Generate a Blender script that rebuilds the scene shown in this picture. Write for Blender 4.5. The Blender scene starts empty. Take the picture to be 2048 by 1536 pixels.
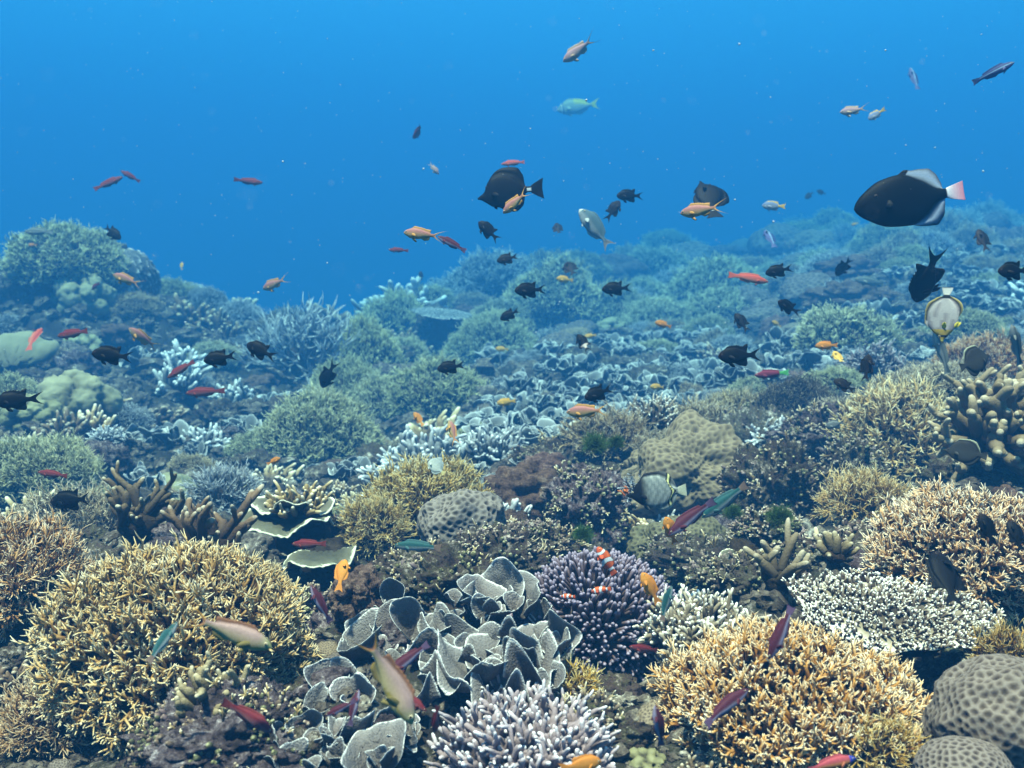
import bpy, bmesh, math, random
import numpy as np
from mathutils import Vector, Matrix

# ------------------------------------------------------------------ camera, sky, sun, exposure
scene = bpy.context.scene
COL = scene.collection
rad = math.radians
FPX = 1774.0            # focal length in photo pixels (2048 wide)
PITCH = rad(10.0)
cam_d = bpy.data.cameras.new("camera"); cam = bpy.data.objects.new("camera", cam_d); COL.objects.link(cam)
cam_d.sensor_width = 36.0; cam_d.lens = 36.0 * FPX / 2048.0
cam_d.clip_start = 0.02; cam_d.clip_end = 500.0
cam.rotation_euler = (math.pi / 2 - PITCH, 0, 0)
scene.camera = cam
cam_d.dof.use_dof = True; cam_d.dof.focus_distance = 1.75; cam_d.dof.aperture_fstop = 6.5

SUN_EL, SUN_AZ = 77.0, 222.0      # azimuth clockwise from +Y (the view direction): high, behind the camera's left shoulder
world = bpy.data.worlds.new("World"); scene.world = world; world.use_nodes = True
wn = world.node_tree.nodes; wl = world.node_tree.links
sky = wn.new("ShaderNodeTexSky"); sky.sky_type = 'NISHITA'; sky.sun_disc = False
sky.sun_elevation = rad(SUN_EL); sky.sun_rotation = rad(SUN_AZ)
wn["Background"].inputs["Strength"].default_value = 0.05
wl.new(sky.outputs["Color"], wn["Background"].inputs["Color"])

sun_d = bpy.data.lights.new("sun", 'SUN'); sun = bpy.data.objects.new("sun", sun_d); COL.objects.link(sun)
sun_d.energy = 5.0; sun_d.angle = rad(3.0); sun_d.color = (1.0, 0.59, 0.44)
_d = Vector((math.sin(rad(SUN_AZ)) * math.cos(rad(SUN_EL)), math.cos(rad(SUN_AZ)) * math.cos(rad(SUN_EL)), math.sin(rad(SUN_EL))))
sun.rotation_euler = _d.to_track_quat('Z', 'Y').to_euler()

scene.view_settings.view_transform = 'Standard'; scene.view_settings.look = 'None'
scene.view_settings.exposure = 3.50; scene.view_settings.gamma = 1.0
scene.render.engine = 'CYCLES'
scene.cycles.use_denoising = True
scene.cycles.max_bounces = 6; scene.cycles.diffuse_bounces = 3; scene.cycles.glossy_bounces = 2
scene.cycles.transmission_bounces = 2; scene.cycles.volume_bounces = 3; scene.cycles.transparent_max_bounces = 6

# ------------------------------------------------------------------ the water's haze
HAZE_TOP = 10.0
def build_haze():
    me = bpy.data.meshes.new("haze"); bm = bmesh.new()
    bmesh.ops.create_cube(bm, size=1.0)
    zb, zt = -34.0, HAZE_TOP
    bmesh.ops.scale(bm, vec=(320, 320, zt - zb), verts=bm.verts)
    bmesh.ops.translate(bm, vec=(0, 130, (zt + zb) / 2), verts=bm.verts)
    bm.to_mesh(me); bm.free()
    o = bpy.data.objects.new("haze", me); COL.objects.link(o); o["kind"] = "stuff"
    o["label"] = "blue sea water with fine haze around the whole reef"; o["category"] = "sea water"
    m = bpy.data.materials.new("haze"); m.use_nodes = True
    nt = m.node_tree; nt.nodes.clear()
    out = nt.nodes.new("ShaderNodeOutputMaterial"); v = nt.nodes.new("ShaderNodeVolumePrincipled")
    v.inputs["Density"].default_value = 0.13
    v.inputs["Color"].default_value = (0.0135, 0.0800, 0.2030, 1)
    v.inputs["Absorption Color"].default_value = (0.0, 0.231, 0.308, 1)
    v.inputs["Anisotropy"].default_value = 0.0
    nt.links.new(v.outputs[0], out.inputs["Volume"])
    me.materials.append(m)
build_haze()

# ------------------------------------------------------------------ numpy helpers
RNG = np.random.default_rng(7)
SP, CP = math.sin(PITCH), math.cos(PITCH)
def at(px, py, D):
    """point seen at photo pixel (px,py) at distance D along the optical axis"""
    a = (px - 1024) / FPX * D; b = (768 - py) / FPX * D
    return np.array([a, CP * D + SP * b, -SP * D + CP * b])
def pix(p):
    D = CP * p[1] - SP * p[2]; b = SP * p[1] + CP * p[2]
    return 1024 + p[0] / D * FPX, 768 - b / D * FPX, D

_LAT = np.random.default_rng(3).random((32, 32, 32)).astype(np.float32)
def deep(D):
    """distances beyond the foreground stretch out"""
    return D if D < 1.7 else 1.7 + (D - 1.7) * 2.5
def vnoise(P):
    P = np.asarray(P, dtype=np.float64); i = np.floor(P).astype(int); f = P - i; f = f * f * (3 - 2 * f)
    r = 0
    for dx in (0, 1):
        wx = f[..., 0] if dx else 1 - f[..., 0]
        for dy in (0, 1):
            wy = f[..., 1] if dy else 1 - f[..., 1]
            for dz in (0, 1):
                wz = f[..., 2] if dz else 1 - f[..., 2]
                r = r + wx * wy * wz * _LAT[(i[..., 0] + dx) % 32, (i[..., 1] + dy) % 32, (i[..., 2] + dz) % 32]
    return r * 2 - 1
def fbm(P, oct=4, gain=.5):
    P = np.asarray(P, dtype=np.float64); a = 1.0; s = 0
    for k in range(oct):
        s = s + a * vnoise(P * (2.03 ** k) + 17.3 * k); a *= gain
    return s
def nrm(v):
    return v / np.maximum(np.linalg.norm(v, axis=-1, keepdims=True), 1e-9)

class Geo:
    """collects vertices, quads, triangles and one float and one colour attribute"""
    def __init__(s): s.V = []; s.Q = []; s.T = []; s.A = []; s.C = []; s.n = 0
    def add(s, V, Q=None, T=None, A=None, C=None):
        V = np.asarray(V, dtype=np.float32).reshape(-1, 3); k = len(V)
        s.V.append(V)
        if Q is not None and len(Q): s.Q.append(np.asarray(Q, dtype=np.int64).reshape(-1, 4) + s.n)
        if T is not None and len(T): s.T.append(np.asarray(T, dtype=np.int64).reshape(-1, 3) + s.n)
        s.A.append(np.zeros(k, np.float32) if A is None else np.broadcast_to(np.asarray(A, dtype=np.float32).ravel(), (k,)))
        if C is not None: s.C.append(np.asarray(C, dtype=np.float32).reshape(-1, 4))
        s.n += k
    def mesh(s, name, mat, smooth=True):
        V = np.concatenate(s.V); me = bpy.data.meshes.new(name)
        Q = np.concatenate(s.Q) if s.Q else np.zeros((0, 4), np.int64)
        T = np.concatenate(s.T) if s.T else np.zeros((0, 3), np.int64)
        me.vertices.add(len(V)); me.vertices.foreach_set("co", V.ravel())
        nl = len(Q) * 4 + len(T) * 3; npoly = len(Q) + len(T)
        me.loops.add(nl); me.polygons.add(npoly)
        me.loops.foreach_set("vertex_index", np.concatenate([Q.ravel(), T.ravel()]).astype(np.int32))
        st = np.concatenate([np.arange(len(Q)) * 4, len(Q) * 4 + np.arange(len(T)) * 3]).astype(np.int32)
        me.polygons.foreach_set("loop_start", st)
        me.polygons.foreach_set("use_smooth", np.full(npoly, smooth, bool))
        me.update(calc_edges=True); me.validate()
        a = me.attributes.new("tip", 'FLOAT', 'POINT'); a.data.foreach_set("value", np.concatenate(s.A).astype(np.float32))
        if s.C:
            c = me.attributes.new("col", 'FLOAT_COLOR', 'POINT'); c.data.foreach_set("color", np.concatenate(s.C).ravel())
        me.materials.append(mat)
        return me

def link(name, me, parent=None, loc=None, scale=None, rot=None):
    o = bpy.data.objects.new(name, me); COL.objects.link(o)
    if parent is not None: o.parent = parent
    if loc is not None: o.location = Vector([float(x) for x in loc])
    if scale is not None: o.scale = Vector([float(x) for x in scale])
    if rot is not None: o.rotation_euler = rot
    return o
def tag(o, label, cat, group=None, kind=None):
    if label: o["label"] = label
    if cat: o["category"] = cat
    if group: o["group"] = group
    if kind: o["kind"] = kind
    return o

def sweep(P, R, A, sides=5):
    """tubes along P (N,K,3) with radii R (N,K) and attribute A (N,K)"""
    N, K, _ = P.shape
    T = nrm(np.gradient(P, axis=1))
    m = T.mean(axis=1); ref = np.where(np.abs(m[:, 2:3]) < .75, np.array([[0, 0, 1.]]), np.array([[1., 0, 0]]))
    U = nrm(np.cross(T, ref[:, None, :])); W = np.cross(T, U)
    an = np.arange(sides) / sides * 2 * np.pi
    V = P[:, :, None, :] + R[:, :, None, None] * (U[:, :, None, :] * np.cos(an)[None, None, :, None] + W[:, :, None, :] * np.sin(an)[None, None, :, None])
    idx = np.arange(N * K * sides).reshape(N, K, sides)
    a = idx[:, :-1, :]; b = idx[:, 1:, :]
    Q = np.stack([a, np.roll(a, -1, 2), np.roll(b, -1, 2), b], -1).reshape(-1, 4)
    return V.reshape(-1, 3), Q, np.repeat(A.reshape(-1), sides)

_ICO = {}
def ico(sub):
    if sub not in _ICO:
        bm = bmesh.new(); bmesh.ops.create_icosphere(bm, subdivisions=sub, radius=1.0)
        bm.verts.ensure_lookup_table(); V = np.array([v.co[:] for v in bm.verts]); F = np.array([[v.index for v in f.verts] for f in bm.faces])
        bm.free(); _ICO[sub] = (nrm(V), F)
    return _ICO[sub]
def fib(n, zmin=-1.0):
    i = np.arange(n) + .5; z = 1 - (1 - zmin) * i / n; ph = i * 2.399963; r = np.sqrt(np.maximum(0, 1 - z * z))
    return np.stack([r * np.cos(ph), r * np.sin(ph), z], -1)
def cells(V, S, chunk=4000):
    """nearest and second nearest distances on the sphere from directions V to seeds S, and the nearest's index"""
    F1 = np.empty(len(V)); F2 = np.empty(len(V)); I = np.empty(len(V), int)
    for k in range(0, len(V), chunk):
        d = np.arccos(np.clip(V[k:k + chunk] @ S.T, -1, 1)); p = np.argpartition(d, 1, axis=1)[:, :2]
        dd = np.take_along_axis(d, p, 1); o = np.argsort(dd, 1); dd = np.take_along_axis(dd, o, 1)
        F1[k:k + chunk] = dd[:, 0]; F2[k:k + chunk] = dd[:, 1]; I[k:k + chunk] = np.take_along_axis(p, o, 1)[:, 0]
    return F1, F2, I

# ------------------------------------------------------------------ materials
ALB = 0.46     # one common scale for all the reef's base colours

def new_mat(name, rough=.75, spec=.25):
    m = bpy.data.materials.new(name); m.use_nodes = True
    b = m.node_tree.nodes["Principled BSDF"]; b.inputs["Roughness"].default_value = rough
    b.inputs["Specular IOR Level"].default_value = spec
    return m, m.node_tree, b
def ramp(nt, stops, interp='LINEAR'):
    r = nt.nodes.new("ShaderNodeValToRGB"); r.color_ramp.interpolation = interp
    e = r.color_ramp.elements
    while len(e) < len(stops): e.new(.5)
    for k, (p, c) in enumerate(stops): e[k].position = p; e[k].color = (*[min(x * ALB, .85) for x in c], 1)
    return r
def math_node(nt, op, a=None, b=None):
    n = nt.nodes.new("ShaderNodeMath"); n.operation = op
    for k, x in enumerate((a, b)):
        if x is None: continue
        if hasattr(x, "links"): nt.links.new(x, n.inputs[k])
        else: n.inputs[k].default_value = x
    return n.outputs[0]
def noise(nt, scale, detail=3, rough=.6):
    tc = nt.nodes.get("TC") or nt.nodes.new("ShaderNodeTexCoord"); tc.name = "TC"
    geo = nt.nodes.get("GEO") or nt.nodes.new("ShaderNodeNewGeometry"); geo.name = "GEO"
    n = nt.nodes.new("ShaderNodeTexNoise"); n.inputs["Scale"].default_value = scale
    n.inputs["Detail"].default_value = detail; n.inputs["Roughness"].default_value = rough
    nt.links.new(geo.outputs["Position"], n.inputs["Vector"])
    return n
def vary(nt, col_out, hue=.008, val=.3, sat=.25):
    """shift each object's colour a little by its own random number"""
    oi = nt.nodes.new("ShaderNodeObjectInfo"); h = nt.nodes.new("ShaderNodeHueSaturation")
    nt.links.new(math_node(nt, 'ADD', math_node(nt, 'MULTIPLY', oi.outputs["Random"], 2 * hue), .5 - hue), h.inputs["Hue"])
    fr = math_node(nt, 'FRACT', math_node(nt, 'MULTIPLY', oi.outputs["Random"], 7.31))
    nt.links.new(math_node(nt, 'ADD', math_node(nt, 'MULTIPLY', fr, val), 1 - val / 2), h.inputs["Value"])
    fr2 = math_node(nt, 'FRACT', math_node(nt, 'MULTIPLY', oi.outputs["Random"], 13.7))
    nt.links.new(math_node(nt, 'ADD', math_node(nt, 'MULTIPLY', fr2, sat), 1 - sat / 2), h.inputs["Saturation"])
    nt.links.new(col_out, h.inputs["Color"]); return h.outputs["Color"]
def bump(nt, b, h, strength=.5, dist=.004):
    n = nt.nodes.new("ShaderNodeBump"); n.inputs["Strength"].default_value = strength; n.inputs["Distance"].default_value = dist
    nt.links.new(h, n.inputs["Height"]); nt.links.new(n.outputs["Normal"], b.inputs["Normal"])
def tip_mat(name, stops, jitter=.25, nscale=60, rough=.75, vr=True, bscale=350, bstr=.4, patch=None, sat=.25, bdist=.002):
    """colour by the growth attribute (0 base .. 1 growing tip) with a little noise"""
    m, nt, b = new_mat(name, rough)
    at_ = nt.nodes.new("ShaderNodeAttribute"); at_.attribute_name = "tip"
    n = noise(nt, nscale)
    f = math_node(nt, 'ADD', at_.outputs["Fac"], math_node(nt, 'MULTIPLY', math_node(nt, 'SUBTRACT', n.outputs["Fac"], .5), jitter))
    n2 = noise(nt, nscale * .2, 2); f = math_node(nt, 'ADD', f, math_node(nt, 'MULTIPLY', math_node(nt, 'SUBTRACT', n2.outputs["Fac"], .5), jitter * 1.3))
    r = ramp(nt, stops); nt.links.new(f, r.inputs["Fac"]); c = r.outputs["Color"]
    if patch:
        pn = noise(nt, patch[0], 4, .65); pr = ramp(nt, [(patch[2], (0, 0, 0)), (min(.99, patch[2] + .12), (1, 1, 1))]); nt.links.new(pn.outputs["Fac"], pr.inputs["Fac"])
        mx = nt.nodes.new("ShaderNodeMix"); mx.data_type = 'RGBA'; nt.links.new(pr.outputs["Color"], mx.inputs["Factor"])
        nt.links.new(c, mx.inputs["A"]); mx.inputs["B"].default_value = (*patch[1], 1); c = mx.outputs["Result"]
    if vr: c = vary(nt, c, sat=sat)
    nt.links.new(c, b.inputs["Base Color"])
    bump(nt, b, noise(nt, bscale, 2).outputs["Fac"], bstr, bdist)
    return m
def rock_mat(name, cols, s1=14, s2=70, bstr=.9):
    m, nt, b = new_mat(name, .9, .1)
    n1 = noise(nt, s1, 6, .7); n2 = noise(nt, s2, 5, .7)
    f = math_node(nt, 'ADD', math_node(nt, 'MULTIPLY', n1.outputs["Fac"], .55), math_node(nt, 'MULTIPLY', n2.outputs["Fac"], .45))
    k = len(cols); r = ramp(nt, [(.36 + .27 * i / (k - 1), c) for i, c in enumerate(cols)])
    nt.links.new(f, r.inputs["Fac"])
    nt.links.new(vary(nt, r.outputs["Color"], .015, .35), b.inputs["Base Color"])
    bump(nt, b, n2.outputs["Fac"], bstr, .012)
    return m

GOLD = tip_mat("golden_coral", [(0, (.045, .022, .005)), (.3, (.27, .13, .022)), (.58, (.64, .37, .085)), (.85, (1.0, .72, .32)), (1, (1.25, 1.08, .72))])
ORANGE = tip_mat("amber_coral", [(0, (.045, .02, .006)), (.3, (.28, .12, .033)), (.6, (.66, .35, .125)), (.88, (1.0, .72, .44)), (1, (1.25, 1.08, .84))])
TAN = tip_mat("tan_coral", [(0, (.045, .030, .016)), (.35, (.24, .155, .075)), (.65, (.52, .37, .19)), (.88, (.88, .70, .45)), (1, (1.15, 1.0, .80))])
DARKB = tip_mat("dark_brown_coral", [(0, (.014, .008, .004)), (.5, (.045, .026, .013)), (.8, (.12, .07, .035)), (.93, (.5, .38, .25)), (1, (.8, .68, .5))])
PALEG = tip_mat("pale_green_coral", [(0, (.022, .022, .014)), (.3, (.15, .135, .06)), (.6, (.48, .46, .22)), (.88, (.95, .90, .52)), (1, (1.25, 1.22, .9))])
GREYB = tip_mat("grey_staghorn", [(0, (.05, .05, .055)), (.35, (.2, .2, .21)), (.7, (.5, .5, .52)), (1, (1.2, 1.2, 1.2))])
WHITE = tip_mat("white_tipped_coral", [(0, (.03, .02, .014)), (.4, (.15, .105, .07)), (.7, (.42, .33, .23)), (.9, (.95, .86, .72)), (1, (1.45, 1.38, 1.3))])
CRUST = tip_mat("rock_crust", [(0, (.035, .022, .016)), (.5, (.17, .11, .075)), (.85, (.36, .26, .185)), (1, (.66, .54, .42))], jitter=.6, nscale=26, patch=(16, (.17, .115, .13), .52))
CRUSTG = tip_mat("olive_crust", [(0, (.02, .018, .01)), (.5, (.09, .085, .035)), (.85, (.22, .20, .09)), (1, (.46, .42, .24))], jitter=.6, nscale=26)
LILAC = tip_mat("lilac_coral", [(0, (.05, .03, .03)), (.35, (.17, .115, .11)), (.7, (.38, .29, .31)), (.9, (.62, .54, .58)), (1, (.9, .85, .88))])
FINGER = tip_mat("finger_coral", [(0, (.07, .048, .028)), (.5, (.26, .185, .105)), (.85, (.46, .36, .23)), (1, (.66, .55, .40))], bscale=220, bstr=.9)
FINGERD = tip_mat("brown_finger_coral", [(0, (.035, .02, .012)), (.5, (.14, .085, .045)), (.85, (.26, .17, .095)), (1, (.70, .60, .45))], bscale=220, bstr=.9)
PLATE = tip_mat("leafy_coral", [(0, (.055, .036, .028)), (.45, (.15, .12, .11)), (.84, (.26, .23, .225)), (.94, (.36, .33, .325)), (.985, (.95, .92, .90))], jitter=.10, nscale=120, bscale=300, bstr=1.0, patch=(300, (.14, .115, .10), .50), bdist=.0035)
PLATEB = tip_mat("blue_leafy_coral", [(0, (.06, .055, .05)), (.5, (.16, .16, .16)), (.82, (.30, .30, .30)), (.91, (.42, .42, .42)), (.97, (.78, .78, .78))], jitter=.12, nscale=60, bscale=120, bstr=.8)
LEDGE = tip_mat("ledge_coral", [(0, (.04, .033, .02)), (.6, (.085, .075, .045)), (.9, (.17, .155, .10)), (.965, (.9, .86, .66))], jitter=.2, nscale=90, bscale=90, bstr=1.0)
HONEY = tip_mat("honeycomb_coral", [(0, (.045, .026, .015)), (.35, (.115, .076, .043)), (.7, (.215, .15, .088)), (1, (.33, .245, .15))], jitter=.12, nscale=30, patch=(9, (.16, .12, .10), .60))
HONEYD = tip_mat("shaded_honeycomb_coral", [(0, (.03, .02, .012)), (.35, (.075, .058, .03)), (.7, (.14, .115, .06)), (1, (.21, .175, .095))], jitter=.12, nscale=30, patch=(13, (.04, .05, .02), .58))  # shaded copy of the honeycomb coral; its shade is put into the colour
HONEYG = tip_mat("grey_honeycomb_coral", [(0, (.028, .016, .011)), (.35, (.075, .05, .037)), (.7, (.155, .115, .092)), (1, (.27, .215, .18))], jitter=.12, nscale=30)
BRAIN = tip_mat("brain_coral", [(0, (.026, .017, .013)), (.35, (.09, .066, .052)), (.7, (.18, .14, .115)), (1, (.30, .245, .21))], jitter=.12, nscale=30, patch=(11, (.15, .12, .05), .60))
PORITES = tip_mat("smooth_boulder_coral", [(0, (.07, .06, .03)), (.5, (.22, .20, .10)), (1, (.42, .39, .22))], jitter=.5, nscale=10, bscale=60, bstr=.8)
NODULE = rock_mat("nodular_coral", [(.03, .017, .013), (.10, .058, .044), (.19, .115, .088), (.38, .27, .21)], 18, 110)
ROCK = rock_mat("encrusted_rock", [(.012, .008, .007), (.05, .033, .025), (.11, .074, .064), (.085, .075, .036), (.30, .24, .20), (.75, .68, .58)], 16, 95, 1.0)
ROCKP = rock_mat("purple_encrusted_rock", [(.012, .008, .008), (.055, .035, .036), (.12, .08, .083), (.28, .215, .22), (.75, .66, .65)], 22, 120, 1.0)
FLOOR = rock_mat("reef_floor", [(.007, .005, .004), (.022, .016, .012), (.045, .033, .030), (.035, .033, .017), (.12, .098, .085), (.36, .32, .27)], 9, 55, 1.0)
RUBBLE = rock_mat("coral_rubble", [(.016, .011, .009), (.06, .045, .035), (.12, .095, .08), (.25, .21, .17), (.62, .57, .50)], 12, 60, .8)
CORE = rock_mat("coral_base", [(.015, .010, .006), (.045, .028, .016), (.085, .055, .03)], 25, 120, .8)
ALGAE = tip_mat("green_algae", [(0, (.02, .035, .01)), (.6, (.055, .12, .025)), (1, (.12, .22, .05))], bscale=300)
TENT = tip_mat("anemone_tentacles", [(0, (.05, .03, .026)), (.6, (.19, .12, .12)), (.88, (.29, .205, .255)), (1, (.45, .36, .48))], jitter=.12, vr=False, bstr=.1, rough=.5)
SHELL = tip_mat("mushroom_coral", [(0, (.45, .42, .36)), (1, (.85, .83, .78))], jitter=.3, vr=False)
SNOW, _nt, _b = new_mat("marine_snow", .8); _b.inputs["Base Color"].default_value = (.30, .32, .34, 1)
FISH, _nt, _b = new_mat("fish_skin", .6, .06)
_a = _nt.nodes.new("ShaderNodeAttribute"); _a.attribute_name = "col"
_n = noise(_nt, 420, 2); _m = _nt.nodes.new("ShaderNodeHueSaturation"); _m.inputs["Saturation"].default_value = .95
_nt.links.new(math_node(_nt, "ADD", math_node(_nt, "MULTIPLY", _n.outputs["Fac"], .3), .36), _m.inputs["Value"])
_nt.links.new(_a.outputs["Color"], _m.inputs["Color"]); _nt.links.new(_m.outputs["Color"], _b.inputs["Base Color"])
# ------------------------------------------------------------------ coral shapes
def ortho(d, rng):
    r = nrm(rng.normal(size=d.shape)); return nrm(r - (r * d).sum(-1, keepdims=True) * d)
def grow(g, base, d, L, r0, kids, rng, a0=None, a1=None, level=0, spread=.8, K=4, sides=5, blunt=False, curve=.25, up=.15, shrink=.62):
    """branches from base along d, each with kids[level] children"""
    N = len(base); t = np.linspace(0, 1, K)
    if blunt: t = np.array([0, .35, .7, .88, .97, 1.0]); K = 6
    bend = ortho(d, rng) * curve + np.array([0, 0, up])
    P = base[:, None, :] + d[:, None, :] * (L[:, None] * t)[:, :, None] + bend[:, None, :] * (L[:, None] * t ** 2)[:, :, None]
    prof = np.array([1, 1, .98, .80, .45, .04]) if blunt else np.interp(t, [0, .6, 1], [1, .80, .26])
    R = r0[:, None] * prof[None, :]
    a0 = np.zeros(N) if a0 is None else a0
    a1 = (np.full(N, .62 if len(kids) > level and kids[level] else 1.0)) if a1 is None else a1
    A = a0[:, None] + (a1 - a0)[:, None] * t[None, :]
    V, Q, At = sweep(P, R, A, sides); g.add(V, Q, A=At)
    if level < len(kids) and kids[level]:
        k = kids[level]; par = np.repeat(np.arange(N), k)
        s = rng.uniform(.35, .95, size=N * k); i = np.minimum((s * (K - 1)).astype(int), K - 2) if not blunt else np.searchsorted(t, s) - 1
        i = np.clip(i, 0, K - 2); fr = (s - t[i]) / (t[i + 1] - t[i])
        b = P[par, i] * (1 - fr)[:, None] + P[par, i + 1] * fr[:, None]
        dd = nrm(P[par, i + 1] - P[par, i]); dc = nrm(dd + ortho(dd, rng) * rng.uniform(.6, 1.25, size=(N * k, 1)) * spread)
        Lc = L[par] * rng.uniform(.42, .8, size=N * k); rc = r0[par] * shrink ** .5 * (1 - .3 * s)
        ac = (a0 + (a1 - a0) * 0.75)[par] if level == 0 else a0[par] + (a1 - a0)[par] * s * .8
        ac = a0[par] + (a1 - a0)[par] * s
        last = level + 1 >= len(kids) or not kids[level + 1]
        grow(g, b, dc, Lc, rc, kids, rng, ac, np.full(N * k, 1.0) if last else np.minimum(1, ac + .25), level + 1, spread, K if not blunt else 4, sides, blunt, curve, up, shrink)

def blob(rx, ry, rz, rng, sub=4, amp=.15, freq=2.0, oct=4):
    V, F = ico(sub); o = rng.uniform(-50, 50, 3)
    n = fbm(V * freq + o, oct, .55)
    W = V * (1 + amp * n)[:, None] * np.array([rx, ry, rz])
    return W, F, np.clip(.5 + n * .5, 0, 1)

def bush_meshes(name, rx, ry, rz, mat, seed, spacing=.09, L=.30, r=.026, kids=(3, 2), zmin=-.45, blunt=False, spread=.8, sides=5, inset=.80, core=.78, patchy=.35, rim=0.0, jit=.35, up=.15):
    """dome of branching twigs over a dark core; sizes are relative to the mean radius"""
    rng = np.random.default_rng(seed); m = (rx * ry * rz) ** (1 / 3)
    n = int(2 * np.pi * (1 - zmin) / spacing ** 2 * .8)
    S = fib(n, zmin); S = nrm(S + rng.normal(size=S.shape) * spacing * .35)
    lump = fbm(S * 2.2 + rng.uniform(-40, 40, 3), 3)
    keep = rng.random(n) < 1 - patchy * (lump < -.25); S = S[keep]; lump = lump[keep]; n = len(S)
    sc = np.array([rx, ry, rz]); nor = nrm(S / sc)
    base = S * sc * (inset + .17 * np.clip(lump, -.9, .75))[:, None]
    d = nrm(nor + rng.normal(size=nor.shape) * jit + np.array([0, 0, .15]))
    g = Geo()
    grow(g, base, d, m * L * rng.uniform(.55, 1.25, n) * (1 + .35 * vnoise(S * 5 + 3)), m * r * rng.uniform(.8, 1.2, n), kids, rng, spread=spread, blunt=blunt, sides=sides, up=up)
    me = g.mesh(name + "_branches", mat)
    W, F, A = blob(rx * core, ry * core, rz * core, rng, 4, .10, 2.2); g2 = Geo(); g2.add(W, T=F, A=A)
    return me, g2.mesh(name + "_base", CORE)

def leaf(g, rng, size, half_angle, tilt, az, org, ruffle=.22, waves=3, curl=.5, thick=.035, nr=9, nf=26, cup=.0):
    """one ruffled, curling plate growing outward from org"""
    t = np.concatenate([np.linspace(0.05, .86, nr - 4), [.91, .95, .98, 1.0]])
    ph = np.linspace(-half_angle, half_angle, nf); o = rng.uniform(0, 6.28, 3)
    edge = 1 + .18 * np.sin(2.3 * ph + o[0]) + .09 * np.sin(5.1 * ph + o[1]) + .03 * np.sin(12 * ph + o[2])
    edge *= 1 - .5 * (np.abs(ph) / half_angle) ** 4
    T, PH = np.meshgrid(t, ph, indexing='ij'); E = edge[None, :]
    rr = T * E * size
    x = rr * np.cos(PH); y = rr * np.sin(PH)
    wob = np.sin(waves * PH + o[1]) + .5 * np.sin(2.1 * waves * PH + o[2])
    z = size * (ruffle * T ** 2.2 * wob + curl * T ** 2 * .5 + cup * (PH / half_angle) ** 2 * T) + size * .03 * fbm(np.stack([x, y, x * 0], -1) / size * 5 + o, 2) + size * .022 * vnoise(np.stack([x, y, x * 0], -1) / size * 22 + o)
    x = x * (1 - .22 * curl * T)
    G = np.stack([x, y, z], -1)
    du = np.gradient(G, axis=0); dv = np.gradient(G, axis=1); Nn = nrm(np.cross(du, dv))
    th = size * thick * np.interp(t, [0, .85, 1], [1.6, 1.0, .35])[:, None, None]
    top = G + Nn * th * .5; bot = G - Nn * th * .5
    c, s = math.cos(tilt), math.sin(tilt); ca, sa = math.cos(az), math.sin(az)
    M = np.array([[ca, -sa, 0], [sa, ca, 0], [0, 0, 1.]]) @ np.array([[c, 0, -s], [0, 1, 0], [s, 0, c]])
    n1, n2 = T.shape; id0 = np.arange(n1 * n2).reshape(n1, n2); id1 = id0 + n1 * n2
    def q(i): return np.stack([i[:-1, :-1], i[1:, :-1], i[1:, 1:], i[:-1, 1:]], -1).reshape(-1, 4)
    Q = [q(id0), q(id1)[:, ::-1]]
    for e0, e1 in ((id0[-1], id1[-1]), (id0[:, 0], id1[:, 0]), (id0[:, -1], id1[:, -1])):
        Q.append(np.stack([e0[:-1], e1[:-1], e1[1:], e0[1:]], -1))
    side = np.maximum(T, (np.abs(PH) / half_angle) ** 6 * .99 * (T > .35))
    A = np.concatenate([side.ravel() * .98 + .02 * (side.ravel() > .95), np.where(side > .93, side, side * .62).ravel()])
    V = np.concatenate([top.reshape(-1, 3), bot.reshape(-1, 3)]) @ M.T + org
    g.add(V, np.concatenate(Q), A=A)

def lettuce_geo(seed, n, R, H, size, ruffle=.22, tilt=(.35, 1.25), front=False, half=(.6, 1.15), waves=(2, 4)):
    """heap of ruffled plates, each returned as its own Geo"""
    rng = np.random.default_rng(seed); out = []
    for k in range(n):
        a = rng.uniform(0, 6.283); rr = R * math.sqrt(rng.uniform(.0, 1)); c = np.array([math.cos(a) * rr, math.sin(a) * rr, H * (1 - (rr / R) ** 2) * rng.uniform(.4, 1)])
        az = a + rng.normal() * .7 if rr > .25 * R else rng.uniform(0, 6.283)
        g = Geo(); s = size * rng.uniform(.6, 1.25)
        leaf(g, rng, s, rng.uniform(*half), rng.uniform(*tilt), az, c, ruffle * rng.uniform(.6, 1.4), rng.uniform(*waves), rng.uniform(-.2, .9), cup=rng.uniform(-.1, .5))
        out.append(g)
    return out

def massive_geo(rx, ry, rz, rng, ncell=700, sub=6, depth=.03, lump=.08, lfreq=1.6, meander=False, wall=.85):
    """boulder coral with cups (or short winding grooves) pressed into it"""
    V, F = ico(sub); o = rng.uniform(-50, 50, 3)
    S = nrm(fib(ncell) + rng.normal(size=(ncell, 3)) * .28 / math.sqrt(ncell) * 1.6)
    Vq = nrm(V + .02 * np.stack([vnoise(V * 6 + o), vnoise(V * 6 + o + 9), vnoise(V * 6 + o + 21)], -1))
    F1, F2, I = cells(Vq, S); s = math.sqrt(4 * math.pi / ncell)
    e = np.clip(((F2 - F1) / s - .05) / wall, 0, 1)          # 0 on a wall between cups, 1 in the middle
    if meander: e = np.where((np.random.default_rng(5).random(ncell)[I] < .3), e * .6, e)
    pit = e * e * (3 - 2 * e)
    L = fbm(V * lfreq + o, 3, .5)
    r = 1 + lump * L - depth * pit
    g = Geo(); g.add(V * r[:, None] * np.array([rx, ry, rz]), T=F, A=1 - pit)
    return g
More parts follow.
